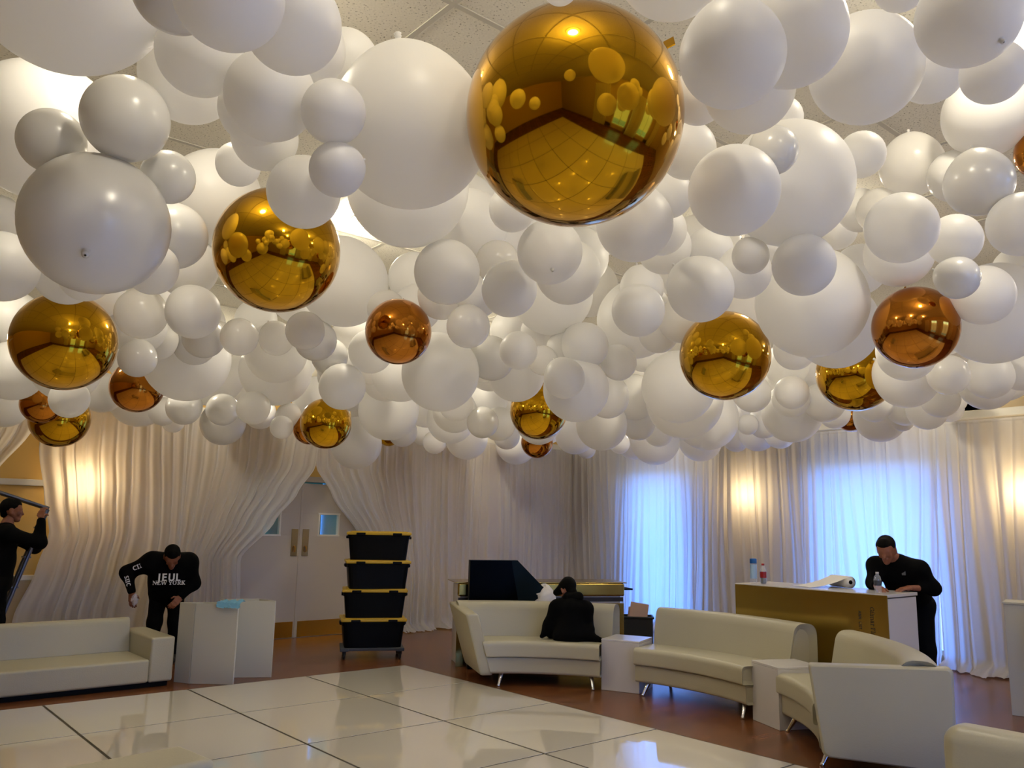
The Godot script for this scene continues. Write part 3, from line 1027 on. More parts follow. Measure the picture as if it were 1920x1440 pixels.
# ---------------------------------------------------------------- furniture and things
func furniture() -> void:
	straight_sofa("long white lounge sofa with a square arm on a black plinth, at the left", Vector3(2.985, 0.0, -8.60), 0.0, 3.0, 0.93, 0.47, 0.268, 0.60)
	curved_sofa("curved white sofa with the person in black, in front of the black lid", -58.8, -27.5, -1)
	curved_sofa("armless curved white sofa between the two white cube tables", -17.0, 20.0, 0)
	curved_sofa("curved white sofa at the right showing its tall flat end panel", 29.0, 60.5, 1, Vector2(0.09, 0.07))
	for q in [[-22.3, "white cube table right of the person in black"], [24.7, "white cube table left of the tall sofa end panel"]]:
		var a := deg_to_rad(q[0])
		var t := thing("cube_table", q[1], "side table", Vector3(RC.x + cos(a) * 2.31, 0, RC.y + sin(a) * 2.31), -a, "white cube tables")
		obj("body", rbox(0.43, 0.475, 0.40, 0.004, 1), M.laminate, t, Vector3(0, 0.2375, 0))
		obj("table_top", rbox(0.43, 0.02, 0.40, 0.004), M.laminate, t, Vector3(0, 0.4855, 0))
	# foreground seats, cut by the frame
	var s4 := thing("lounge_chair", "white upholstered seat with a rounded back corner, cut off at the lower right", "sofa", Vector3(3.9, 0.0, -0.84), -PI / 2)
	obj("backrest", rbox(1.6, 0.53, 0.2, 0.075, 6), M.leather, s4, Vector3(0, 0.555, 0.02))
	obj("seat_base", rbox(1.5, 0.3, 0.66, 0.03, 4), M.leather, s4, Vector3(0, 0.27, 0.42))
	for q in [[-0.66, 0.68], [0.66, 0.68], [-0.66, 0.02], [0.66, 0.02]]:
		chrome_leg(s4, Vector3(q[0], 0.13, q[1]), Vector3(q[0] * 1.03, 0, q[1]))
	var s5 := thing("ottoman", "low white rounded ottoman cut off at the lower left", "ottoman", Vector3(1.17, 0.022, -4.18), 0.12)
	obj("cushion", rbox(0.92, 0.30, 0.36, 0.035, 4), M.leather, s5, Vector3(0, 0.33, 0))
	obj("plinth", rbox(0.84, 0.18, 0.30, 0.01), M.leather, s5, Vector3(0, 0.09, 0))
	var s6 := thing("bolster_seat", "white padded seat end in the bottom left corner", "ottoman", Vector3(0.60, 0.022, -4.08), 0.5)
	obj("cushion", rbox(0.44, 0.40, 0.5, 0.10, 5), M.leather, s6, Vector3(0, 0.33, 0))
	obj("plinth", rbox(0.36, 0.14, 0.42, 0.01), M.leather, s6, Vector3(0, 0.07, 0))

	# white plinths beside the sofa, each of thin upright panels
	for q in [[[Vector2(3.075, -8.80), Vector2(3.168, -8.62), Vector2(3.49, -8.322), Vector2(3.47, -8.62)], "white display plinth with the blue cloth on its edge"], [[Vector2(3.56, -8.95), Vector2(3.60, -8.72), Vector2(3.963, -8.489), Vector2(3.92, -8.80)], "white display plinth right of the one with the blue cloth"]]:
		var mid := Vector2.ZERO
		for p in q[0]: mid += p / 4.0
		var t := thing("display_plinth", q[1], "plinth", Vector3(mid.x, 0, mid.y), 0.0, "white display plinths")
		for k in 4:
			var pa: Vector2 = q[0][k] - mid
			var pb: Vector2 = q[0][(k + 1) % 4] - mid
			var d := pb - pa
			var o2 := obj("side_panel", rbox(d.length() - 0.004, 0.775, 0.016, 0.003, 1), M.acrylic, t, Vector3((pa.x + pb.x) / 2, 0.3875, (pa.y + pb.y) / 2))
			o2.rotation.y = -atan2(d.y, d.x)
	var nz := FastNoiseLite.new()
	nz.seed = 4
	nz.frequency = 7.0
	var cl := func(u: float, v: float) -> Vector3:
		var x := (u - 0.5) * 0.24
		var s := v * 0.2 - 0.1
		var over := maxf(0.0, s - 0.03)
		return Vector3(x + 0.02 * nz.get_noise_2d(v * 3, 2), 0.012 - over * 0.75 + 0.03 * absf(nz.get_noise_2d(u * 2.4, v * 2.0)) + 0.02 * (1.0 - v) * sin(u * 9.0) * sin(u * 9.0), minf(s, 0.03) + over * 0.3)
	tag(obj("cleaning_cloth", sheet(cl, 22, 18), M.cloth_blue, null, Vector3(3.42, 0.777, -8.372)), "crumpled light blue cloth draped over the plinth edge", "cloth")
	get_node("cleaning_cloth").rotation.y = -0.75

	# stack of totes on a dolly
	var tt := atan2(-0.47, 0.88) * -1.0
	var dolly := thing("dolly", "grey four-wheeled dolly under the tote stack", "dolly", Vector3(5.53, 0, -9.10), -tt)
	obj("frame", merge([[rbox(0.74, 0.035, 0.07, 0.008), T(0, 0.115, 0.2)], [rbox(0.74, 0.035, 0.07, 0.008), T(0, 0.115, -0.2)], [rbox(0.1, 0.04, 0.5, 0.008), T(-0.33, 0.113, 0)], [rbox(0.1, 0.04, 0.5, 0.008), T(0.33, 0.113, 0)]]), M.grey_plastic, dolly)
	for x in [-0.33, 0.33]:
		for z in [-0.2, 0.2]:
			obj("caster", merge([[lathe([Vector2(0, 0.015), Vector2(0.03, 0.015), Vector2(0.038, 0.008), Vector2(0.038, -0.008), Vector2(0.03, -0.015), Vector2(0, -0.015)], 14), Transform3D(Basis(Vector3.BACK, PI / 2), Vector3(0, 0.038, 0))], [rbox(0.045, 0.05, 0.02, 0.004), T(0, 0.075, 0)]]), M.rubber, dolly, Vector3(x, 0, z))
	var names := ["bottom black tote with a yellow lid, resting on the dolly", "black tote with a yellow lid, second from the bottom of the stack", "black tote with a yellow lid, third from the bottom of the stack", "top black tote with a yellow lid in the stack on the dolly"]
	for k in 4:
		var y := 0.135 + 0.342 * k
		var sh := 0.014 * k
		var t := thing("storage_tote", names[k], "storage tote", Vector3(5.53 + sh * 0.8, y, -9.10 + sh * 0.4 - 0.01 * (k % 2)), -tt + [0.03, -0.02, 0.03, -0.05][k], "stack of black totes with yellow lids")
		# tapered tub with a ribbed rim
		var v := PackedVector3Array()
		var idx := PackedInt32Array()
		var rings := [[0.0, 0.66, 0.41], [0.0, 0.68, 0.43], [0.255, 0.735, 0.475], [0.255, 0.755, 0.495], [0.30, 0.765, 0.505], [0.30, 0.6, 0.36]]
		for rg in rings:
			for c in 24:
				var a := TAU * (c + 0.5) / 24
				var ca := cos(a)
				var sa := sin(a)
				var ex := 0.16
				v.append(Vector3(signf(ca) * pow(absf(ca), ex) * rg[1] / 2, rg[0], signf(sa) * pow(absf(sa), ex) * rg[2] / 2))
		for q in rings.size() - 1:
			for c in 24:
				var a := q * 24 + c
				var b := q * 24 + (c + 1) % 24
				idx.append_array([a, b, a + 24, b, b + 24, a + 24])
		for e in [0, rings.size() - 1]:
			for c in range(1, 23):
				idx.append_array([e * 24, e * 24 + c + 1, e * 24 + c] if e == 0 else [e * 24, e * 24 + c, e * 24 + c + 1])
		obj("tub", flat(v, idx), M.black_plastic, t)
		obj("lid", merge([[rbox(0.785, 0.035, 0.525, 0.012), T(0, 0.318, 0)], [rbox(0.70, 0.012, 0.44, 0.006), T(0, 0.337, 0)]]), M.yellow_plastic, t)
		for x in [-0.22, 0.22]:
			obj("latch", rbox(0.11, 0.035, 0.02, 0.006), M.black_plastic, t, Vector3(x, 0.31, 0.263))
		for x in [-1, 1]:
			obj("handle", rbox(0.03, 0.035, 0.2, 0.008), M.black_plastic, t, Vector3(x * 0.385, 0.27, 0))
		if k == 1:
			obj("label_strip", rbox(0.004, 0.18, 0.1, 0.001, 1), M.paper, t, Vector3(-0.366, 0.13, 0.1), )

	# the gold-fronted bar at the right
	var bar := thing("gold_bar", "white bar with a mirrored gold front, at the right", "bar", Vector3(7.41, 0, -4.355))
	var bl := 1.575
	obj("body", rbox(0.56, 1.03, bl - 0.02, 0.004, 1), M.laminate, bar, Vector3(0.30, 0.515, 0))
	obj("bar_top", rbox(0.60, 0.03, bl, 0.004), M.laminate, bar, Vector3(0.29, 1.055, 0))
	obj("gold_front", rbox(0.012, 1.05, bl, 0.002, 1), M.gold_panel, bar, Vector3(-0.006, 0.535, 0))
	var up := Basis(Vector3(0, -1, 0), Vector3(0, 0, -1), Vector3(1, 0, 0))   # reads downwards on the face that looks along -x
	up = Basis(Vector3(0, -1, 0), Vector3(0, 0, 1), Vector3(-1, 0, 0))
	lettering(bar, "front_lettering", "Gilmar Floor", 0.05, Transform3D(up, Vector3(-0.013, 0.80, 0.645)), M.ink, false, true)
	lettering(bar, "front_lettering", "ANN  LIST", 0.034, Transform3D(up, Vector3(-0.013, 0.83, 0.53)), M.ink, true, false)
	var b1 := thing("spray_bottle", "tall slim clear bottle with a blue cap on the gold bar", "bottle", Vector3(7.55, 1.07, -5.02))
	obj("bottle_body", lathe([Vector2(0, 0), Vector2(0.03, 0.0), Vector2(0.033, 0.006), Vector2(0.033, 0.2), Vector2(0.03, 0.205), Vector2(0, 0.205)], 18), M.bottle_plastic, b1)
	obj("paper_label", lathe([Vector2(0.0336, 0.05), Vector2(0.0338, 0.05), Vector2(0.0338, 0.19), Vector2(0.0336, 0.19)], 18), M.pale_label, b1)
	obj("cap", lathe([Vector2(0, 0.2), Vector2(0.035, 0.2), Vector2(0.035, 0.245), Vector2(0.03, 0.25), Vector2(0, 0.25)], 18), M.blue_cap, b1)
	var b2 := thing("soda_bottle", "small dark soda bottle with a red label on the gold bar", "bottle", Vector3(7.57, 1.07, -4.92))
	obj("bottle_body", lathe([Vector2(0, 0.0), Vector2(0.026, 0.0), Vector2(0.031, 0.012), Vector2(0.029, 0.05), Vector2(0.032, 0.06), Vector2(0.032, 0.125), Vector2(0.026, 0.15), Vector2(0.012, 0.178), Vector2(0.012, 0.19), Vector2(0, 0.19)], 18), M.bottle_plastic, b2)
	obj("soda", lathe([Vector2(0, 0.004), Vector2(0.024, 0.004), Vector2(0.028, 0.014), Vector2(0.027, 0.05), Vector2(0.029, 0.06), Vector2(0.029, 0.12), Vector2(0, 0.12)], 16), M.cola, b2)
	obj("paper_label", lathe([Vector2(0.0322, 0.062), Vector2(0.0328, 0.062), Vector2(0.0328, 0.122), Vector2(0.0322, 0.122)], 18), M.red_label, b2)
	obj("cap", lathe([Vector2(0, 0.185), Vector2(0.015, 0.185), Vector2(0.015, 0.203), Vector2(0, 0.204)], 14), M.red_cap, b2)
	var b3 := thing("water_bottle", "clear plastic water bottle at the man's end of the gold bar", "bottle", Vector3(7.47, 1.07, -3.68))
	obj("bottle_body", lathe([Vector2(0, 0.0), Vector2(0.026, 0.0), Vector2(0.031, 0.01), Vector2(0.03, 0.03), Vector2(0.032, 0.04), Vector2(0.03, 0.055), Vector2(0.032, 0.065), Vector2(0.032, 0.12), Vector2(0.025, 0.15), Vector2(0.013, 0.165), Vector2(0.013, 0.175), Vector2(0, 0.175)], 18), M.bottle_plastic, b3)
	obj("paper_label", lathe([Vector2(0.0322, 0.07), Vector2(0.0328, 0.07), Vector2(0.0328, 0.115), Vector2(0.0322, 0.115)], 18), M.grey_plastic, b3)
	obj("cap", lathe([Vector2(0, 0.172), Vector2(0.015, 0.172), Vector2(0.015, 0.188), Vector2(0, 0.189)], 14), M.laminate, b3)
	var roll := thing("paper_roll", "roll of white paper half unrolled on the gold bar", "paper roll", Vector3(7.84, 1.07, -4.13), 0.0)
	var ra := Vector3(0.0, 0.058, 0.0)
	var rb := Vector3(0.13, 0.058, -0.26)
	obj("roll", tube([ra, rb], [0.056], 28), M.paper, roll)
	obj("core", tube([ra + (ra - rb).normalized() * 0.002, rb], [0.02], 16), M.black_plastic, roll)
	var sh2 := func(u: float, v: float) -> Vector3:
		var p := ra.lerp(rb, u)
		var d := Vector3(-0.763, 0, -0.646)
		return p + Vector3(0, -0.055 + 0.112 * pow(1.0 - v, 1.7), 0) + d * (v * 0.40)
	obj("loose_sheet", sheet(sh2, 4, 14), M.paper, roll)

	# gold counter and black lid behind the middle sofa
	var ct := atan2(0.447, 0.894)
	var gc := thing("gold_counter", "gold-fronted counter behind the black lid and the curved sofa", "counter", Vector3(6.87, 0, -7.48), -ct)
	var x0 := -1.035
	obj("body", rbox(1.98, 0.90, 0.5, 0.004, 1), M.laminate, gc, Vector3(0.0, 0.45, -0.26))
	obj("gold_front", rbox(2.06, 0.70, 0.012, 0.002, 1), M.gold_panel, gc, Vector3(0, 0.35, 0.0))
	obj("gold_band", rbox(2.06, 0.15, 0.05, 0.02, 3), M.gold_panel, gc, Vector3(0, 0.86, 0.01))
	obj("dark_reveal", rbox(2.04, 0.05, 0.014, 0.002, 1), M.ink, gc, Vector3(0, 0.745, 0.0))
	obj("counter_top", rbox(2.12, 0.012, 0.56, 0.004), M.gold_panel, gc, Vector3(0, 0.942, -0.25))
	obj("side_shelf", rbox(0.14, 0.02, 0.3, 0.004), M.black_plastic, gc, Vector3(1.10, 0.86, -0.2))
	var o := PackedVector2Array([Vector2(0, 0), Vector2(0, 1.207), Vector2(0.565, 1.207), Vector2(1.075, 0.715), Vector2(1.075, 0.0)])
	var pn := thing("black_case", "tall glossy black case with a sloping right side behind the curved sofa", "case", Vector3(5.95, 0, -7.715), -ct)
	obj("case_body", prism(o, 0.09), M.teal_gloss, pn, Vector3(0, 0, -0.05))
	obj("front_panel", prism(PackedVector2Array([Vector2(0.0, 0.0), Vector2(0.0, 1.2), Vector2(0.485, 1.2), Vector2(0.60, 0.60), Vector2(0.60, 0.0)]), 0.012), M.black_gloss, pn, Vector3(0.004, 0, 0.0))
	tag(obj("vinyl_roll", tube([Vector3(6.56, 1.10, -7.52), Vector3(6.76, 0.90, -7.42)], [0.032], 14), M.paper), "narrow white roll leaning on the black case's sloping side", "roll")
	var nb := FastNoiseLite.new()
	nb.seed = 8
	nb.frequency = 4.0
	var bag := func(u: float, v: float) -> Vector3:
		var a := u * TAU
		var hh := sin(v * PI * 0.5)
		var rr := 0.15 * cos(v * PI * 0.5) * (1.0 + 0.35 * nb.get_noise_2d(cos(a) * 1.5 + 3.0, sin(a) * 1.5 + v))
		return Vector3(cos(a) * rr, hh * 0.20 * (1.0 + 0.3 * nb.get_noise_2d(cos(a), sin(a) + 7.0)), sin(a) * rr * 0.7)
	tag(obj("plastic_bag", sheet(bag, 26, 10), M.paper, null, Vector3(6.80, 0.72, -7.36)), "crumpled white plastic bag between the black case and the seated person", "bag")

	# dark bin with cardboard
	var bin := thing("storage_bin", "dark teal bin holding cardboard, behind the first cube table", "bin", Vector3(9.38, 0, -8.2), -0.80)
	obj("tub", merge([[rbox(0.42, 0.34, 0.016, 0.003, 1), T(0, 0.17, 0.15)], [rbox(0.42, 0.34, 0.016, 0.003, 1), T(0, 0.17, -0.15)], [rbox(0.016, 0.34, 0.3, 0.003, 1), T(0.21, 0.17, 0)], [rbox(0.016, 0.34, 0.3, 0.003, 1), T(-0.21, 0.17, 0)], [rbox(0.42, 0.016, 0.3, 0.003, 1), T(0, 0.008, 0)]]), M.dark_bin, bin)
	obj("rim", merge([[rbox(0.47, 0.03, 0.03, 0.008), T(0, 0.345, 0.165)], [rbox(0.47, 0.03, 0.03, 0.008), T(0, 0.345, -0.165)], [rbox(0.03, 0.03, 0.34, 0.008), T(0.22, 0.345, 0)], [rbox(0.03, 0.03, 0.34, 0.008), T(-0.22, 0.345, 0)]]), M.dark_bin, bin)
	var cb := obj("cardboard_box", merge([[rbox(0.26, 0.34, 0.02, 0.003, 1), Transform3D(Basis(Vector3.BACK, -0.14), Vector3(0.02, 0.37, 0.04))], [rbox(0.2, 0.30, 0.014, 0.003, 1), Transform3D(Basis(Vector3.BACK, -0.1), Vector3(-0.03, 0.32, -0.05))]]), M.cardboard, null, Vector3(9.38, 0.0, -8.2))
	cb.rotation.y = -0.80
	tag(cb, "pieces of pinkish cardboard standing in the dark bin", "cardboard")

	# pedestals cut by the right edge
	for q in [[Vector3(8.80, 0, -2.93), "tall white pedestal at the right edge of the picture", 1.0], [Vector3(8.55, 0, -2.42), "second white pedestal, cut by the right edge, nearer than the first", 0.98]]:
		var t := thing("pedestal", q[1], "pedestal", q[0], 0.25, "white pedestals at the right edge")
		obj("shaft", rbox(0.34, q[2] - 0.02, 0.34, 0.004, 1), M.acrylic, t, Vector3(0, (q[2] - 0.02) / 2, 0))
		obj("cap", rbox(0.36, 0.02, 0.36, 0.004), M.acrylic, t, Vector3(0, q[2] - 0.01, 0))

	# ladder by the left wall
	var ld := thing("ladder", "grey metal step ladder beside the man at the left edge", "ladder", Vector3(1.56, 0, -10.52), 0.0)
	for z in [0.0, -0.16]:
		obj("rail", tube([Vector3(0.09, 0.0, z), Vector3(0.56, 1.69, z * 0.8)], [0.022], 8), M.aluminium, ld)
		obj("brace", tube([Vector3(0.57, 1.70, z * 0.8), Vector3(-0.10, 1.92, z * 0.8)], [0.02], 8), M.aluminium, ld)
	for k in 5:
		var f := 0.12 + 0.19 * k
		obj("step", rbox(0.07, 0.02, 0.16, 0.004), M.aluminium, ld, Vector3(lerpf(0.09, 0.56, f), 1.69 * f, -0.075))

func people() -> void:
	var y := Vector3.UP
	# 1: at the left edge, back half turned, raising both hands to the drape
	person("man in black at the left edge, seen from behind, reaching up to the drape", Vector3(1.70, 0, -10.40), 1.43, {
		"pelvis": Vector3(0, 0.97, 0), "hem": Vector3(0, -0.06, 0), "chest": Vector3(0, 1.34, 0.0), "neck": Vector3(0, 1.52, 0.02), "head": Vector3(0, 1.665, 0.045), "face": Vector3(0.12, -0.05, 1), "up": y,
		"sl": Vector3(0.18, 1.43, 0.02), "sr": Vector3(-0.18, 1.43, 0.02), "el": Vector3(0.22, 1.27, 0.32), "er": Vector3(-0.19, 1.33, 0.34), "hl": Vector3(0.16, 1.52, 0.34), "hr": Vector3(-0.14, 1.58, 0.33),
		"hln": Vector3(0.6, 0, -0.6), "hrn": Vector3(-0.6, 0, -0.6), "curl": 0.8,
		"pl": Vector3(0.09, 0.92, 0), "pr": Vector3(-0.09, 0.92, 0), "kl": Vector3(0.1, 0.5, 0.03), "kr": Vector3(-0.1, 0.5, 0.0), "al": Vector3(0.1, 0.085, 0.0), "ar": Vector3(-0.11, 0.085, -0.04)}, M.black_cloth, M.black_cloth)
	# 2: bending forwards behind the sofa arm
	var p2 := person("man in a black hoodie with white lettering, bending forward by the white plinths", Vector3(3.33, 0, -9.98), -0.30, {
		"pelvis": Vector3(0, 0.84, -0.06), "hem": Vector3(0, -0.05, 0.02), "chest": Vector3(0, 1.02, 0.08), "neck": Vector3(0, 1.15, 0.19), "head": Vector3(0.01, 1.19, 0.29), "face": Vector3(0.05, -0.75, 0.8), "up": Vector3(0, 0.8, 0.75),
		"sl": Vector3(0.19, 1.12, 0.11), "sr": Vector3(-0.19, 1.13, 0.13), "el": Vector3(0.27, 0.88, 0.05), "er": Vector3(-0.44, 1.01, 0.10), "hl": Vector3(0.14, 0.74, 0.17), "hr": Vector3(-0.37, 0.80, 0.20),
		"hrd": Vector3(0.12, -0.95, 0.25), "hrn": Vector3(-0.3, 0.2, 1.0), "hln": Vector3(0.3, 0.2, 1.0), "curl": 0.45,
		"pl": Vector3(0.09, 0.80, -0.05), "pr": Vector3(-0.09, 0.80, -0.05), "kl": Vector3(0.11, 0.45, 0.0), "kr": Vector3(-0.11, 0.45, 0.0), "al": Vector3(0.11, 0.085, -0.04), "ar": Vector3(-0.12, 0.085, -0.04)}, M.black_cloth, M.denim, 0.93, true, 0.07)
	var chest := Transform3D(Basis(Vector3.RIGHT, -0.25), Vector3(0.0, 0.965, 0.295))
	lettering(p2, "chest_print", "JEUL", 0.115, chest, M.print_white)
	lettering(p2, "chest_print", "NEW YORK", 0.06, chest.translated(Vector3(0, -0.06, 0.0)), M.print_white, true, true)
	lettering(p2, "sleeve_print", "CIIN", 0.07, Transform3D(Basis(Vector3.BACK, 0.42) * Basis(Vector3.RIGHT, -0.2), Vector3(-0.315, 1.085, 0.205)), M.print_white)
	lettering(p2, "sleeve_print", "SIIC", 0.06, Transform3D(Basis(Vector3.BACK, -1.25) * Basis(Vector3.RIGHT, -0.1), Vector3(-0.425, 0.925, 0.222)), M.print_white)
	var nz := FastNoiseLite.new()
	nz.seed = 2
	nz.frequency = 3.0
	var wrap := func(u: float, v: float) -> Vector3:
		var a := u * TAU
		var rr := 0.035 * sin(maxf(v, 0.04) * PI) * (1.0 + 0.8 * nz.get_noise_2d(cos(a) * 2.0, sin(a) * 2.0 + v * 3.0))
		return Vector3(cos(a) * rr, (v - 0.5) * 0.14, sin(a) * rr)
	tag(obj("plastic_wrap", sheet(wrap, 18, 12), M.film, null, Vector3(2.90, 0.735, -9.72)), "crumpled clear plastic wrap in the bending man's hand", "plastic wrap")
	# 3: leaning over the bar
	var p3 := person("man in a dark polo shirt leaning over the gold bar by the window", Vector3(8.40, 0, -3.80), -PI / 2 + 0.1, {
		"pelvis": Vector3(0, 0.98, -0.02), "hem": Vector3(0, -0.04, 0), "chest": Vector3(-0.01, 1.24, 0.24), "neck": Vector3(-0.03, 1.375, 0.37), "head": Vector3(-0.05, 1.445, 0.47), "face": Vector3(0.12, -0.42, 1), "up": Vector3(0, 1, 0.42),
		"sl": Vector3(0.18, 1.27, 0.30), "sr": Vector3(-0.21, 1.29, 0.32), "el": Vector3(0.27, 1.10, 0.22), "er": Vector3(-0.20, 1.13, 0.44), "hl": Vector3(0.13, 1.105, 0.42), "hr": Vector3(-0.07, 1.105, 0.66),
		"hrd": Vector3(0.5, -0.15, 0.8), "hld": Vector3(-0.5, -0.12, 0.8), "hrn": Vector3(0, 1, 0.1), "hln": Vector3(0, 1, 0.1), "curl": 0.35,
		"pl": Vector3(0.09, 0.92, -0.02), "pr": Vector3(-0.09, 0.92, -0.02), "kl": Vector3(0.1, 0.5, -0.02), "kr": Vector3(-0.1, 0.5, 0.02), "al": Vector3(0.11, 0.085, -0.06), "ar": Vector3(-0.11, 0.085, 0.0)}, M.black_cloth, M.denim, 0.5)
	obj("shirt_crest", rbox(0.035, 0.05, 0.006, 0.002, 1), M.aluminium, p3, Vector3(0.07, 1.24, 0.395))
	# 4: hunched on the curved sofa, turned away
	var s := thing("person", "person in a black coat and dark hair hunched on the curved sofa, turned away", "person", Vector3(6.30, 0.44, -6.42), deg_to_rad(134))
	# facing +z (away from the camera), seated height 0.6
	var head := Vector3(0.03, 0.50, 0.09)
	obj("body", merge([[blob([bone(Vector3(0, 0.1, 0), Vector3(0, 0.33, 0.02), 0.12, 0.12), bone(Vector3(0, 0.33, 0.02), Vector3(0.01, 0.44, 0.06), 0.09, 0.05), bone(Vector3(0, 0.1, 0), Vector3(0.12, 0.07, 0.3), 0.08, 0.06), bone(Vector3(0, 0.1, 0), Vector3(-0.12, 0.07, 0.3), 0.08, 0.06), bone(Vector3(-0.16, 0.33, 0.02), Vector3(0.16, 0.33, 0.02), 0.06, 0.06), bone(Vector3(0.17, 0.32, 0.02), Vector3(0.2, 0.14, 0.12), 0.045, 0.035), bone(Vector3(-0.17, 0.32, 0.02), Vector3(-0.2, 0.14, 0.12), 0.045, 0.035)], 0.018, 0.03), T()], [blob(head_bones(head, Vector3(0.45, -0.5, 0.75), Vector3(0.3, 0.8, 0.45)), 0.0075, 0.022), T()],
		[blob(hand_bones(Vector3(0.2, 0.14, 0.13), Vector3(-0.5, -0.2, 0.8), Vector3(0.3, 1, 0), -1.0, 0.6), 0.005, 0.008), T()], [blob(hand_bones(Vector3(-0.2, 0.14, 0.13), Vector3(0.5, -0.2, 0.8), Vector3(-0.3, 1, 0), 1.0, 0.6), 0.005, 0.008), T()]]), M.skin, s)
	obj("hair", blob(hair_bones(head, Vector3(0.45, -0.5, 0.75), Vector3(0.3, 0.8, 0.45), 0.0) + [bone(head + Vector3(0.04, 0.02, 0.03), head + Vector3(0.13, -0.03, 0.05), 0.075, 0.035), bone(head + Vector3(-0.05, -0.03, -0.05), head + Vector3(-0.07, -0.1, -0.06), 0.05, 0.04)], 0.011, 0.03), M.hair, s)
	obj("coat", blob([bone(Vector3(0, 0.06, 0), Vector3(0, 0.30, 0.0), 0.19, 0.13), bone(Vector3(-0.15, 0.33, 0.0), Vector3(0.13, 0.33, 0.0), 0.075, 0.085), bone(Vector3(0, 0.32, 0), Vector3(0.01, 0.43, 0.03), 0.13, 0.07),
		bone(Vector3(0.15, 0.31, 0.0), Vector3(0.22, 0.14, 0.03), 0.075, 0.07), bone(Vector3(0.22, 0.13, 0.02), Vector3(0.30, 0.03, 0.0), 0.06, 0.025), bone(Vector3(-0.16, 0.31, 0.0), Vector3(-0.17, 0.14, 0.05), 0.075, 0.07), bone(Vector3(-0.1, 0.06, -0.05), Vector3(-0.34, 0.022, -0.12), 0.09, 0.018), bone(Vector3(-0.15, 0.1, -0.03), Vector3(-0.20, 0.12, -0.03), 0.06, 0.05), bone(Vector3(-0.2, 0.05, 0.1), Vector3(0.2, 0.05, 0.1), 0.06, 0.06), bone(Vector3(0.1, 0.05, -0.1), Vector3(-0.05, 0.05, -0.14), 0.06, 0.05)], 0.015, 0.06), M.black_wool, s)
	obj("coat_hood", blob([bone(Vector3(-0.08, 0.44, 0.0), Vector3(0.03, 0.43, -0.02), 0.055, 0.055)], 0.012, 0.03), M.black_wool, s)

func _ready() -> void:
	rng.seed = 7
	# camera, sky, exposure
	var cam := Camera3D.new()
	cam.name = "camera"
	add_child(cam)
	cam.position = Vector3(0, 1.62, 0)
	cam.basis = Basis(Vector3.UP, deg_to_rad(-40.242)) * Basis(Vector3.RIGHT, deg_to_rad(9.6307)) * Basis(Vector3.BACK, deg_to_rad(1.07547))
	cam.fov = 2.0 * rad_to_deg(atan(720.0 / 1551.757))
	cam.near = 0.05
	cam.far = 200.0
	cam.current = true
	var we := WorldEnvironment.new()
	we.name = "environment"
	var env := Environment.new()
	env.background_mode = Environment.BG_SKY
	var sky := Sky.new()
	var sm := ProceduralSkyMaterial.new()
	sm.sky_top_color = Color(0.30, 0.54, 1.0)
	sm.sky_horizon_color = Color(0.42, 0.65, 1.0)
	sm.ground_bottom_color = Color(0.25, 0.30, 0.40)
	sm.ground_horizon_color = Color(0.40, 0.48, 0.62)
	sm.energy_multiplier = 28.0
	sky.sky_material = sm
	env.sky = sky
	env.ambient_light_source = Environment.AMBIENT_SOURCE_SKY
	env.tonemap_mode = Environment.TONE_MAPPER_LINEAR
	env.tonemap_exposure = 0.475
	env.sdfgi_enabled = true
	env.ssao_enabled = true
	env.ssil_enabled = true
	we.environment = env
	add_child(we)
	materials()
	room()
	ceiling()
	drapes()
	balloon_meshes()
	balloons()
	furniture()
	people()

const G := "white latex balloons under the ceiling"
const H := "balloons wedged high under the ceiling"

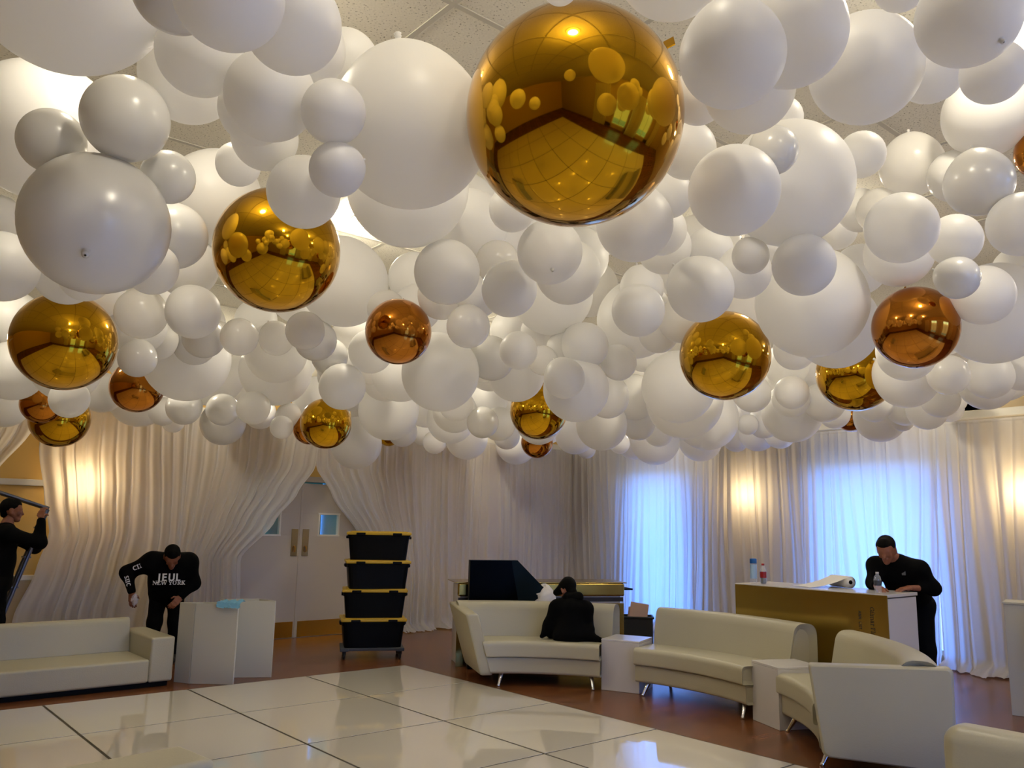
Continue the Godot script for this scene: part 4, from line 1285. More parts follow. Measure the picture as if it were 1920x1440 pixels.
func balloons() -> void:
	foil(1.199, 2.510, -1.220, 0.239, false, "huge mirror-gold foil ball balloon at top centre, nearest the camera", "gold and copper foil balls", Vector3(0.58, 0.66, 0.45))
	foil(1.304, 2.663, -2.982, 0.243, false, "large gold foil ball with a white balloon over its upper right", "gold and copper foil balls")
	foil(0.858, 2.435, -4.297, 0.232, false, "gold foil ball low on the left, under the huge pearl balloon", "gold and copper foil balls")
	foil(3.485, 2.486, -2.448, 0.227, false, "gold foil ball right of centre, above the armless curved sofa", "gold and copper foil balls")
	foil(5.592, 2.723, -2.833, 0.269, false, "gold foil ball half covered, left below the right copper ball", "gold and copper foil balls")
	foil(1.597, 2.439, -7.854, 0.243, false, "gold foil ball hanging lowest at the left, over the drape", "gold and copper foil balls")
	foil(3.302, 2.433, -6.328, 0.214, false, "gold foil ball hanging above the point where the door drapes part", "gold and copper foil balls")
	foil(6.571, 2.893, -10.592, 0.158, false, "sliver of a gold foil ball showing beneath white balloons right of the doors", "gold and copper foil balls")
	foil(4.649, 2.571, -5.138, 0.243, false, "gold foil ball above the black case, partly behind white balloons", "gold and copper foil balls")
	foil(1.950, 2.464, -3.100, 0.148, true, "copper foil ball left of centre, below the huge gold ball", "gold and copper foil balls")
	foil(3.278, 2.419, -1.406, 0.162, true, "large copper foil ball at the right, above a gold one", "gold and copper foil balls")
	foil(1.380, 2.508, -7.485, 0.160, true, "copper foil ball at far left, just over the lowest gold ball", "gold and copper foil balls")
	foil(1.586, 2.465, -5.676, 0.170, true, "copper foil ball at left, partly behind a giant glowing white balloon", "gold and copper foil balls")
	foil(3.305, 2.416, -6.634, 0.142, true, "copper foil ball peeking out left of the gold ball above the doors", "gold and copper foil balls")
	foil(5.825, 2.479, -6.457, 0.168, true, "small copper foil ball under the gold ball above the black case", "gold and copper foil balls")
	foil(8.456, 2.832, -4.351, 0.170, true, "small dark copper foil ball at the right, over the blue window", "gold and copper foil balls")
	foil(3.156, 2.937, -0.878, 0.093, true, "copper foil ball cut by the right edge of the picture", "gold and copper foil balls")
	w(0.275, 2.687, -1.712, 0.197, "w", true, "second-nearest large white balloon at upper left of the large gold ball at upper left", G)
	w(0.371, 2.347, -1.070, 0.077, "w", true, "seventh-nearest tiny white balloon above the large gold ball at upper left", G)
	w(0.355, 2.449, -1.264, 0.069, "p", true, "tiny pearly balloon above the large gold ball at upper left", G)
	w(0.545, 2.464, -1.249, 0.084, "w", true, "sixth-nearest tiny white balloon above the large gold ball at upper left", G)
	w(0.517, 2.572, -1.634, 0.088, "w", true, "second-nearest small white balloon above the large gold ball at upper left", G)
	w(0.653, 2.792, -2.134, 0.129, "w", true, "small white balloon at upper left of the large gold ball at upper left", G)
	w(0.719, 2.633, -1.564, 0.084, "w", true, "fifth-nearest tiny white balloon above the large gold ball at upper left", G)
	w(0.894, 2.739, -1.717, 0.083, "w", true, "fourth-nearest tiny white balloon above the large gold ball at upper left", G)
	w(0.638, 2.486, -1.546, 0.093, "w", true, "nearest small white balloon above the large gold ball at upper left", G)
	w(0.702, 2.574, -1.787, 0.084, "w", true, "second-nearest tiny white balloon above the large gold ball at upper left", G)
	w(0.798, 2.594, -1.950, 0.085, "w", true, "nearest tiny white balloon above the large gold ball at upper left", G)
	w(0.872, 2.666, -2.315, 0.066, "w", false, "tiny white balloon at upper left of the large gold ball at upper left", G)
	w(0.510, 2.618, -2.142, 0.107, "p", true, "small pearly balloon at upper left of the large gold ball at upper left", G)
	w(0.381, 2.576, -2.313, 0.083, "p", true, "tiny pearly balloon above the gold ball low on the left", G)
	w(0.491, 2.361, -2.248, 0.180, "p", true, "medium pearly balloon above the gold ball low on the left", G, Vector3(-0.237, -0.628, 0.741))
	w(0.655, 2.537, -2.243, 0.072, "p", true, "tiny pearly balloon at upper left of the large gold ball at upper left", G)
	w(0.878, 2.593, -2.886, 0.116, "p", true, "small pearly balloon to the left of the large gold ball at upper left", G)
	w(0.893, 2.458, -1.904, 0.094, "w", true, "small white balloon at upper right of the large gold ball at upper left", G)
	w(0.751, 2.328, -1.454, 0.056, "w", true, "tiny white balloon at upper right of the large gold ball at upper left", G)
	w(0.999, 2.547, -1.576, 0.189, "w", true, "large white balloon to the left of the huge gold ball at the top", G)
	w(0.726, 2.438, -1.434, 0.065, "w", true, "third-nearest tiny white balloon above the large gold ball at upper left", G)
	w(1.416, 2.726, -2.230, 0.203, "w", true, "large white balloon above the copper ball left of centre", G)
	w(1.814, 2.737, -2.412, 0.145, "w", true, "nearest medium white balloon at upper right of the copper ball left of centre", G)
	w(1.568, 2.584, -1.868, 0.072, "w", false, "tiny white balloon at lower left of the huge gold ball at the top", G)
	w(2.044, 2.783, -2.534, 0.131, "w", true, "second-nearest medium white balloon at upper right of the copper ball left of centre", G)
	w(0.874, 2.521, -0.926, 0.031, "c", false, "tiny translucent white balloon above the huge gold ball at the top", G)
	w(1.036, 2.590, -0.814, 0.100, "w", true, "small white balloon at upper right of the huge gold ball at the top", G)
	w(1.026, 2.352, -0.693, 0.082, "w", true, "third-nearest tiny white balloon to the right of the huge gold ball at the top", G)
	w(1.183, 2.452, -0.680, 0.092, "w", true, "second-nearest small white balloon to the right of the huge gold ball at the top", G)
	w(1.475, 2.508, -0.696, 0.106, "w", true, "small white balloon at upper left of the copper ball at the right edge", G)
	w(1.366, 2.504, -0.884, 0.091, "w", true, "nearest small white balloon to the right of the huge gold ball at the top", G)
	w(1.426, 2.575, -1.054, 0.062, "w", true, "second-nearest tiny white balloon to the right of the huge gold ball at the top", G)
	w(1.631, 2.581, -1.246, 0.075, "w", true, "nearest tiny white balloon to the right of the huge gold ball at the top", G)
	w(1.770, 2.568, -1.082, 0.062, "p", false, "tiny pearly balloon to the right of the huge gold ball at the top", G)
	w(2.093, 2.833, -1.249, 0.064, "w", false, "fourth-nearest tiny white balloon to the right of the huge gold ball at the top", G)
	w(2.067, 2.607, -1.216, 0.181, "w", true, "medium white balloon above the gold ball right of centre", G)
	w(1.668, 2.447, -1.133, 0.112, "w", true, "fifth-nearest small white balloon above the gold ball right of centre", G)
	w(1.830, 2.582, -1.464, 0.069, "w", false, "tiny white balloon at lower right of the huge gold ball at the top", G)
	w(1.706, 2.469, -1.490, 0.109, "w", true, "small white balloon at lower right of the huge gold ball at the top", G)
	w(2.023, 2.572, -1.653, 0.082, "w", false, "tiny white balloon at upper left of the gold ball right of centre", G)
	w(1.172, 2.340, -0.402, 0.070, "w", true, "third-nearest tiny white balloon at upper left of the copper ball at the right edge", G, Vector3(-0.151, -0.818, 0.555))
	w(1.533, 2.435, -0.493, 0.055, "w", true, "nearest tiny white balloon at upper left of the copper ball at the right edge", G)
	w(3.049, 3.091, -1.012, 0.148, "w", true, "medium white balloon at upper left of the copper ball at the right edge", G)
	w(1.660, 2.559, -0.648, 0.069, "w", true, "second-nearest tiny white balloon at upper left of the copper ball at the right edge", G)
	w(1.313, 2.535, -0.550, 0.045, "w", true, "fourth-nearest tiny white balloon at upper left of the copper ball at the right edge", G)
	w(1.242, 2.559, -0.630, 0.046, "w", true, "fifth-nearest tiny white balloon at upper left of the copper ball at the right edge", G)
	w(3.074, 3.284, -0.869, 0.117, "w", true, "small white balloon above the copper ball at the right edge", G)
	w(3.152, 3.035, -1.325, 0.121, "c", true, "small translucent white balloon to the left of the copper ball at the right edge", G)
	w(2.237, 2.705, -1.081, 0.068, "w", false, "tiny white balloon above the copper ball at the right", G)
	w(3.152, 2.888, -1.461, 0.091, "c", false, "small translucent white balloon above the copper ball at the right", G)
	w(3.239, 2.947, -1.586, 0.090, "w", false, "third-nearest small white balloon at upper left of the copper ball at the right", G)
	w(3.524, 2.999, -1.837, 0.090, "w", false, "second-nearest small white balloon at upper left of the copper ball at the right", G)
	w(3.091, 2.916, -1.149, 0.095, "p", true, "small pearly balloon to the left of the copper ball at the right edge", G)
	w(2.181, 2.498, -0.755, 0.083, "p", true, "tiny pearly balloon at lower left of the copper ball at the right edge", G)
	w(2.197, 2.370, -0.673, 0.078, "w", true, "tiny white balloon below the copper ball at the right edge", G)
	w(2.312, 2.481, -1.013, 0.101, "w", true, "small white balloon above the copper ball at the right", G)
	w(2.679, 2.533, -1.010, 0.082, "w", true, "tiny white balloon at upper right of the copper ball at the right", G)
	w(3.191, 2.707, -1.414, 0.132, "w", true, "medium white balloon above the copper ball at the right", G)
	w(3.607, 2.816, -1.781, 0.118, "w", true, "nearest small white balloon at upper left of the copper ball at the right", G)
	w(2.640, 2.398, -0.996, 0.066, "p", false, "tiny pearly balloon at upper right of the copper ball at the right", G)
	w(3.333, 2.515, -1.171, 0.113, "w", true, "small white balloon at upper right of the copper ball at the right", G)
	w(4.025, 2.606, -1.378, 0.228, "w", true, "large white balloon to the right of the copper ball at the right", G)
	w(4.269, 2.839, -1.303, 0.139, "w", true, "medium white balloon below the copper ball at the right edge", G)
	w(3.161, 2.570, -1.778, 0.232, "w", true, "second-nearest large white balloon at upper left of the gold ball below the right copper ball", G)
	w(2.070, 2.356, -1.183, 0.087, "w", true, "small white balloon at upper left of the gold ball below the right copper ball", G)
	w(2.392, 2.498, -1.593, 0.094, "w", true, "second-nearest small white balloon above the gold ball right of centre", G)
	w(2.039, 2.412, -1.334, 0.054, "w", false, "tiny white balloon above the gold ball right of centre", G)
	w(2.225, 2.415, -1.654, 0.112, "w", true, "nearest small white balloon above the gold ball right of centre", G)
	w(3.553, 2.553, -1.883, 0.195, "w", true, "nearest large white balloon at upper left of the gold ball below the right copper ball", G)
	w(4.501, 2.705, -2.657, 0.127, "w", false, "small white balloon to the left of the gold ball below the right copper ball", G)
	w(6.307, 3.012, -3.804, 0.188, "w", false, "large white balloon to the right of the gold ball right of centre", G)
	w(6.800, 3.069, -3.904, 0.211, "w", false, "second-nearest large white balloon to the left of the gold ball below the right copper ball", G)
	w(3.006, 2.837, -1.879, 0.099, "w", false, "fourth-nearest small white balloon above the gold ball right of centre", G)
	w(2.475, 2.644, -1.795, 0.088, "w", false, "third-nearest small white balloon above the gold ball right of centre", G)
	w(4.827, 2.659, -2.129, 0.169, "w", true, "nearest medium white balloon below the copper ball at the right", G)
	w(5.459, 2.631, -2.418, 0.207, "w", true, "large white balloon below the copper ball at the right", G)
	w(5.360, 2.591, -2.117, 0.125, "c", false, "small translucent white balloon at lower right of the copper ball at the right", G)
	w(5.967, 2.661, -2.096, 0.153, "w", false, "medium white balloon at lower right of the copper ball at the right", G)
	w(7.008, 2.786, -2.485, 0.208, "w", true, "large white balloon at lower right of the copper ball at the right", G)
	w(6.230, 2.737, -1.984, 0.155, "w", false, "medium white balloon to the right of the copper ball at the right", G)
	w(1.733, 2.485, -1.872, 0.105, "w", true, "second-nearest small white balloon below the huge gold ball at the top", G, Vector3(-0.395, -0.736, 0.550))
	w(2.223, 2.619, -2.293, 0.131, "w", true, "second-nearest medium white balloon above the gold ball above the black case", G)
	w(3.298, 3.173, -3.314, 0.177, "w", true, "medium white balloon below the huge gold ball at the top", G)
	w(3.101, 2.911, -3.328, 0.232, "w", true, "large white balloon above the gold ball above the black case", G)
	w(1.583, 2.465, -2.225, 0.112, "w", true, "second-nearest small white balloon at upper right of the copper ball left of centre", G)
	w(1.802, 2.548, -2.222, 0.080, "c", false, "tiny translucent white balloon at upper right of the copper ball left of centre", G)
	w(1.774, 2.420, -2.120, 0.096, "w", true, "small white balloon to the right of the copper ball left of centre", G)
	w(2.083, 2.568, -2.700, 0.090, "w", false, "third-nearest small white balloon at upper right of the copper ball left of centre", G)
	w(2.006, 2.421, -2.656, 0.090, "c", false, "small translucent white balloon to the right of the copper ball left of centre", G)
	w(2.084, 2.628, -2.965, 0.108, "c", false, "small translucent white balloon at upper right of the copper ball left of centre", G)
	w(2.815, 2.760, -4.009, 0.135, "w", false, "medium white balloon to the right of the copper ball left of centre", G)
	w(1.948, 2.804, -3.626, 0.223, "w", true, "large white balloon at upper left of the copper ball left of centre", G)
	w(2.243, 2.847, -3.435, 0.135, "w", true, "medium white balloon above the copper ball left of centre", G)
	w(1.989, 2.607, -3.274, 0.092, "w", false, "small white balloon at upper left of the copper ball left of centre", G)
	w(2.180, 2.657, -3.305, 0.117, "w", false, "nearest small white balloon at upper right of the copper ball left of centre", G)
	w(3.126, 2.639, -3.998, 0.150, "c", false, "medium translucent white balloon at upper left of the gold ball above the black case", G)
	w(3.019, 2.589, -3.757, 0.133, "p", false, "medium pearly balloon at upper left of the gold ball above the black case", G)
	w(2.707, 2.500, -3.153, 0.098, "w", false, "nearest small white balloon above the gold ball above the black case", G)
	w(3.055, 2.524, -3.347, 0.083, "c", false, "tiny translucent white balloon above the gold ball above the black case", G)
	w(3.443, 2.590, -4.027, 0.187, "w", true, "large white balloon at upper left of the gold ball above the black case", G)
	w(2.956, 2.378, -3.072, 0.108, "w", false, "nearest small white balloon at upper right of the gold ball above the black case", G)
	w(3.192, 2.601, -3.153, 0.129, "w", false, "third-nearest small white balloon at upper right of the gold ball above the black case", G)
	w(3.205, 2.608, -3.324, 0.109, "w", false, "second-nearest small white balloon at upper right of the gold ball above the black case", G)
	w(3.478, 2.889, -4.119, 0.149, "w", false, "nearest medium white balloon above the gold ball above the black case", G)
	w(3.239, 2.759, -3.580, 0.115, "w", false, "second-nearest small white balloon above the gold ball above the black case", G)
	w(3.745, 2.864, -3.268, 0.236, "w", true, "large white balloon to the left of the gold ball right of centre", G)
	w(2.675, 2.549, -2.319, 0.115, "w", true, "second-nearest small white balloon at upper left of the gold ball right of centre", G)
	w(3.504, 2.679, -2.891, 0.111, "w", false, "small white balloon to the left of the gold ball right of centre", G)
	w(3.440, 2.706, -2.682, 0.123, "w", false, "nearest small white balloon at upper left of the gold ball right of centre", G)
	w(2.798, 2.693, -2.404, 0.101, "w", false, "third-nearest small white balloon at upper left of the gold ball right of centre", G)
	w(2.297, 2.634, -1.866, 0.100, "w", true, "fourth-nearest small white balloon at upper left of the gold ball right of centre", G)
	w(3.465, 3.343, -3.278, 0.127, "w", false, "nearest small white balloon below the huge gold ball at the top", G)
	w(0.653, 2.514, -3.360, 0.116, "w", true, "nearest small white balloon above the gold ball low on the left", G)
	w(0.659, 2.445, -3.092, 0.087, "w", true, "second-nearest small white balloon above the gold ball low on the left", G)
	w(0.997, 2.732, -4.414, 0.138, "w", true, "medium white balloon at upper right of the gold ball low on the left", G)
	w(0.797, 2.437, -2.812, 0.085, "w", true, "tiny white balloon at upper right of the gold ball low on the left", G)
	w(0.436, 2.479, -3.300, 0.122, "w", true, "nearest small white balloon at upper left of the gold ball low on the left", G)
	w(0.415, 2.667, -3.376, 0.091, "w", true, "second-nearest small white balloon at upper left of the gold ball low on the left", G)
	w(0.495, 2.994, -3.256, 0.248, "w", true, "large white balloon above the gold ball low on the left", G)
	w(1.225, 3.017, -3.515, 0.208, "w", true, "nearest large white balloon at upper left of the large gold ball at upper left", G)
	w(1.162, 2.707, -3.593, 0.135, "w", true, "medium white balloon to the left of the large gold ball at upper left", G)
	w(1.035, 3.073, -7.114, 0.231, "w", true, "large white balloon to the left of the gold ball low on the left", G)
	w(1.052, 2.515, -3.806, 0.113, "c", true, "small translucent white balloon above the copper ball above the left wall light", G)
	w(1.302, 2.668, -4.769, 0.158, "w", true, "medium white balloon above the copper ball above the left wall light", G)
	w(1.175, 2.488, -3.501, 0.114, "w", true, "second-nearest small white balloon at upper right of the copper ball above the left wall light", G)
	w(1.540, 2.582, -4.390, 0.114, "p", false, "second-nearest small pearly balloon at upper right of the copper ball above the left wall light", G)
	w(1.696, 2.659, -4.978, 0.128, "p", false, "nearest small pearly balloon at upper right of the copper ball above the left wall light", G)
	w(1.476, 2.636, -4.948, 0.107, "w", false, "nearest small white balloon at upper right of the copper ball above the left wall light", G)
	w(1.285, 2.463, -4.639, 0.101, "p", false, "small pearly balloon above the copper ball above the left wall light", G)
	w(1.525, 2.493, -3.858, 0.091, "c", false, "small translucent white balloon at lower left of the large gold ball at upper left", G)
	w(1.796, 2.559, -4.044, 0.091, "c", false, "second-nearest small translucent white balloon below the large gold ball at upper left", G)
	w(1.645, 2.468, -3.401, 0.088, "c", false, "nearest small translucent white balloon below the large gold ball at upper left", G)
	w(1.867, 2.512, -3.736, 0.105, "p", false, "small pearly balloon to the left of the copper ball left of centre", G)
	w(2.365, 2.618, -4.534, 0.113, "p", false, "small pearly balloon above the gold ball above the doors", G)
	w(2.498, 2.611, -4.711, 0.122, "w", false, "small white balloon above the gold ball above the doors", G)
	w(3.065, 2.738, -5.718, 0.160, "p", false, "medium pearly balloon above the gold ball above the doors", G)
	w(2.607, 2.820, -4.707, 0.131, "c", false, "medium translucent white balloon to the left of the copper ball left of centre", G)
	w(2.514, 2.636, -4.299, 0.134, "w", false, "medium white balloon at lower left of the copper ball left of centre", G)
	w(2.757, 3.292, -6.640, 0.177, "w", false, "medium white balloon below the large gold ball at upper left", G)
	w(2.051, 2.823, -5.551, 0.135, "c", false, "medium translucent white balloon at upper right of the copper ball above the left wall light", G)
	w(1.780, 2.635, -5.350, 0.275, "w", true, "giant white balloon at upper right of the copper ball above the left wall light", G)
	w(3.024, 3.111, -8.339, 0.359, "w", true, "giant white balloon to the right of the copper ball above the left wall light", G)
	w(2.980, 2.894, -6.677, 0.307, "w", true, "giant white balloon at upper left of the gold ball above the doors", G)
	w(3.247, 2.705, -5.102, 0.215, "w", true, "large white balloon below the copper ball left of centre", G)
	w(2.717, 2.474, -3.851, 0.224, "w", true, "large white balloon at lower right of the copper ball left of centre", G)
	w(1.082, 2.676, -7.004, 0.220, "w", true, "large white balloon at lower left of the gold ball low on the left", G)
	w(1.482, 2.767, -9.892, 0.255, "w", true, "large white balloon to the left of the gold ball over the left drape", G)
	w(1.368, 2.693, -6.684, 0.243, "w", true, "large white balloon below the gold ball low on the left", G)
	w(1.357, 2.437, -6.443, 0.135, "w", false, "medium white balloon at upper right of the gold ball over the left drape", G)
	w(2.944, 3.048, -10.389, 0.361, "w", true, "giant white balloon below the copper ball above the left wall light", G)
	w(2.760, 2.696, -8.251, 0.172, "p", false, "medium pearly balloon at lower right of the copper ball above the left wall light", G)
	w(2.983, 2.800, -9.610, 0.156, "w", false, "medium white balloon at lower right of the copper ball above the left wall light", G)
	w(2.770, 2.535, -6.595, 0.139, "w", false, "medium white balloon to the left of the gold ball above the doors", G)
	w(2.935, 2.642, -7.708, 0.152, "p", false, "medium pearly balloon to the right of the copper ball above the left wall light", G)
	w(3.196, 2.591, -8.351, 0.228, "p", false, "large pearly balloon at lower right of the copper ball above the left wall light", G)
	w(3.332, 2.780, -10.299, 0.137, "c", false, "medium translucent white balloon at lower right of the copper ball above the left wall light", G)
	w(3.128, 2.515, -6.686, 0.109, "w", false, "nearest small white balloon to the left of the gold ball above the doors", G)
	w(3.030, 2.397, -6.595, 0.098, "w", false, "second-nearest small white balloon to the left of the gold ball above the doors", G)
	w(3.718, 2.815, -7.389, 0.207, "w", false, "large white balloon at upper left of the gold ball above the doors", G)
	w(2.395, 2.418, -4.408, 0.140, "w", false, "medium white balloon at upper right of the gold ball above the doors", G)
	w(5.263, 2.944, -8.864, 0.275, "w", false, "nearest giant white balloon to the right of the gold ball above the doors", G)
	w(4.729, 2.816, -7.645, 0.327, "w", true, "second-nearest giant white balloon to the right of the gold ball above the doors", G)
	w(5.606, 2.731, -8.716, 0.185, "w", false, "large white balloon to the right of the gold ball above the doors", G)
	w(4.958, 2.534, -8.710, 0.302, "w", false, "giant white balloon at lower right of the gold ball above the doors", G)
	w(5.821, 3.091, -8.526, 0.300, "w", false, "giant white balloon below the copper ball left of centre", G)
	w(4.497, 2.709, -6.108, 0.162, "w", false, "second-nearest medium white balloon to the left of the gold ball above the black case", G)
	w(4.901, 2.739, -6.681, 0.225, "w", false, "second-nearest large white balloon to the left of the gold ball above the black case", G)
	w(5.833, 2.848, -8.021, 0.288, "w", false, "giant white balloon to the left of the gold ball above the black case", G)
	w(4.710, 2.545, -5.974, 0.148, "p", false, "medium pearly balloon to the left of the gold ball above the black case", G)
	w(5.253, 2.614, -6.402, 0.172, "w", false, "nearest medium white balloon to the left of the gold ball above the black case", G)
	w(5.278, 2.900, -6.616, 0.209, "w", false, "nearest large white balloon to the left of the gold ball above the black case", G)
	w(7.804, 2.933, -10.293, 0.333, "w", false, "second-nearest giant white balloon to the left of the small copper ball above the black case", G)
	w(6.568, 2.721, -9.390, 0.162, "c", false, "medium translucent white balloon to the left of the small copper ball above the black case", G)
	w(6.580, 2.869, -9.677, 0.180, "w", false, "medium white balloon to the right of the gold ball above the doors", G)
	w(3.186, 2.363, -3.216, 0.182, "w", true, "medium white balloon at upper right of the gold ball above the black case", G)
	w(5.620, 2.649, -6.209, 0.228, "w", false, "large white balloon below the gold ball above the black case", G)
	w(8.923, 2.942, -10.405, 0.345, "w", false, "nearest giant white balloon to the left of the small copper ball above the black case", G)
	w(6.899, 2.752, -8.240, 0.174, "w", false, "medium white balloon to the left of the small copper ball above the black case", G)
	w(8.138, 2.883, -8.231, 0.283, "w", false, "giant white balloon to the right of the small copper ball above the black case", G)
	w(8.767, 2.742, -8.630, 0.142, "w", false, "nearest medium white balloon to the right of the small copper ball above the black case", G)
	w(6.072, 2.628, -5.760, 0.258, "w", false, "nearest large white balloon to the right of the gold ball above the black case", G)
	w(8.260, 2.713, -7.503, 0.135, "w", false, "second-nearest medium white balloon to the right of the small copper ball above the black case", G)
	w(4.947, 2.665, -4.621, 0.175, "w", false, "nearest medium white balloon to the right of the gold ball above the black case", G)
	w(6.365, 2.925, -5.574, 0.233, "w", false, "second-nearest large white balloon to the right of the gold ball above the black case", G)
	w(3.589, 2.577, -3.266, 0.107, "w", false, "fourth-nearest small white balloon at upper right of the gold ball above the black case", G)
	w(5.132, 2.710, -4.043, 0.286, "w", true, "nearest giant white balloon at lower left of the gold ball right of centre", G)
	w(6.445, 2.838, -5.008, 0.371, "w", true, "second-nearest giant white balloon at lower left of the gold ball right of centre", G)
	w(6.621, 2.688, -5.749, 0.173, "w", false, "second-nearest medium white balloon to the right of the gold ball above the black case", G)
	w(7.274, 2.679, -6.018, 0.167, "w", false, "medium white balloon at lower left of the gold ball right of centre", G)
	w(9.683, 2.914, -8.084, 0.374, "w", false, "third-nearest giant white balloon at lower left of the gold ball right of centre", G)
	w(9.850, 2.906, -8.655, 0.250, "w", false, "large white balloon to the right of the small copper ball above the black case", G)
	w(7.516, 2.813, -5.537, 0.349, "w", true, "nearest giant white balloon below the gold ball right of centre", G)
	w(10.127, 2.917, -7.585, 0.323, "w", false, "second-nearest giant white balloon below the gold ball right of centre", G)
	w(7.774, 2.744, -5.186, 0.114, "w", false, "small white balloon below the gold ball right of centre", G)
	w(5.396, 2.633, -3.555, 0.143, "w", false, "nearest medium white balloon at lower right of the gold ball right of centre", G)
	w(8.047, 2.785, -5.162, 0.174, "w", false, "second-nearest medium white balloon at lower right of the gold ball right of centre", G)
	w(6.377, 2.608, -3.812, 0.254, "w", true, "nearest large white balloon to the left of the small copper ball over the blue window", G)
	w(5.431, 2.611, -3.240, 0.122, "w", false, "small white balloon to the left of the small copper ball over the blue window", G)
	w(5.986, 2.665, -3.583, 0.151, "w", false, "second-nearest medium white balloon to the left of the small copper ball over the blue window", G)
	w(6.251, 2.650, -3.441, 0.164, "w", false, "medium white balloon at upper left of the small copper ball over the blue window", G)
	w(9.790, 2.907, -6.384, 0.248, "w", false, "second-nearest large white balloon at lower right of the gold ball right of centre", G)
	w(9.876, 2.860, -6.786, 0.183, "w", false, "medium white balloon below the gold ball right of centre", G)
	w(9.669, 2.867, -5.969, 0.205, "w", false, "second-nearest large white balloon to the left of the small copper ball over the blue window", G)
	w(8.349, 2.785, -3.993, 0.262, "w", true, "nearest large white balloon to the right of the small copper ball over the blue window", G)
	w(7.413, 2.723, -3.983, 0.147, "w", false, "nearest medium white balloon to the left of the small copper ball over the blue window", G)
	w(7.680, 2.803, -3.719, 0.161, "w", false, "medium white balloon at upper right of the small copper ball over the blue window", G)
	w(7.979, 2.810, -3.566, 0.185, "w", false, "second-nearest large white balloon to the right of the small copper ball over the blue window", G)
	w(8.195, 2.707, -3.698, 0.110, "w", false, "small white balloon to the right of the small copper ball over the blue window", G)
	w(7.793, 2.729, -3.286, 0.181, "w", false, "medium white balloon to the right of the small copper ball over the blue window", G)
	w(7.244, 2.736, -2.939, 0.158, "w", false, "second-nearest medium white balloon below the copper ball at the right", G)
	w(6.511, 2.905, -4.066, 0.187, "w", false, "nearest large white balloon at lower right of the gold ball right of centre", G)
	w(7.422, 3.023, -4.110, 0.201, "w", false, "nearest large white balloon to the left of the gold ball below the right copper ball", G)
	w(8.634, 3.184, -5.776, 0.166, "w", false, "nearest ceiling-high white balloon at lower right of the gold ball right of centre", H)
	w(8.364, 3.017, -5.495, 0.239, "w", false, "second-nearest ceiling-high white balloon at lower right of the gold ball right of centre", H)
	w(9.033, 3.212, -5.598, 0.175, "w", false, "third-nearest ceiling-high white balloon at lower right of the gold ball right of centre", H)
	w(3.864, 3.028, -6.574, 0.156, "w", false, "ceiling-high white balloon at lower left of the copper ball left of centre", H)
	w(9.657, 3.091, -3.789, 0.157, "w", false, "nearest ceiling-high white balloon at lower right of the copper ball at the right", H)
	w(10.391, 3.085, -4.111, 0.155, "w", false, "second-nearest ceiling-high white balloon at lower right of the copper ball at the right", H)
	w(7.471, 2.957, -2.531, 0.259, "w", false, "third-nearest ceiling-high white balloon at lower right of the copper ball at the right", H)
	w(10.298, 3.286, -3.161, 0.171, "w", false, "fourth-nearest ceiling-high white balloon at lower right of the copper ball at the right", H)
	w(7.292, 3.226, -7.249, 0.191, "w", false, "nearest ceiling-high white balloon to the right of the gold ball above the black case", H)
	w(9.023, 3.214, -8.404, 0.225, "w", false, "second-nearest ceiling-high white balloon to the right of the gold ball above the black case", H)
	w(8.086, 3.164, -7.442, 0.194, "w", false, "third-nearest ceiling-high white balloon to the right of the gold ball above the black case", H)
	w(7.619, 3.092, -6.893, 0.181, "w", false, "fourth-nearest ceiling-high white balloon to the right of the gold ball above the black case", H)
	w(7.016, 3.127, -6.193, 0.192, "w", false, "fifth-nearest ceiling-high white balloon to the right of the gold ball above the black case", H)
	w(4.429, 3.062, -8.647, 0.205, "w", false, "ceiling-high white balloon above the gold ball above the doors", H)
	w(3.154, 3.141, -9.195, 0.239, "w", false, "nearest ceiling-high white balloon to the right of the copper ball above the left wall light", H)
	w(2.503, 2.942, -7.280, 0.239, "w", false, "second-nearest ceiling-high white balloon to the right of the copper ball above the left wall light", H)
	w(5.175, 3.003, -5.586, 0.238, "w", false, "nearest ceiling-high white balloon above the gold ball above the black case", H)
	w(5.418, 3.265, -5.881, 0.155, "w", false, "second-nearest ceiling-high white balloon above the gold ball above the black case", H)
	w(4.650, 3.167, -5.040, 0.230, "w", false, "third-nearest ceiling-high white balloon above the gold ball above the black case", H)
	w(4.254, 3.300, -4.322, 0.150, "w", false, "fourth-nearest ceiling-high white balloon above the gold ball above the black case", H)
	w(3.895, 3.210, -3.810, 0.197, "w", false, "fifth-nearest ceiling-high white balloon above the gold ball above the black case", H)
	w(9.247, 3.224, -9.490, 0.166, "w", false, "nearest ceiling-high white balloon at lower right of the gold ball above the black case", H)
	w(9.692, 3.272, -9.833, 0.152, "w", false, "second-nearest ceiling-high white balloon at lower right of the gold ball above the black case", H)
	w(9.881, 3.260, -6.666, 0.190, "w", false, "nearest ceiling-high white balloon below the gold ball right of centre", H)
	w(10.134, 3.169, -7.001, 0.173, "w", false, "second-nearest ceiling-high white balloon below the gold ball right of centre", H)
	w(9.715, 3.063, -7.012, 0.160, "w", false, "third-nearest ceiling-high white balloon below the gold ball right of centre", H)
	w(3.365, 3.180, -4.625, 0.217, "w", false, "nearest ceiling-high white balloon at upper right of the copper ball left of centre", H)
	w(2.345, 3.161, -3.212, 0.211, "w", false, "second-nearest ceiling-high white balloon at upper right of the copper ball left of centre", H)
	w(2.462, 3.037, -8.746, 0.231, "w", false, "nearest ceiling-high white balloon above the copper ball above the left wall light", H)
	w(2.201, 3.093, -8.028, 0.252, "w", false, "second-nearest ceiling-high white balloon above the copper ball above the left wall light", H)
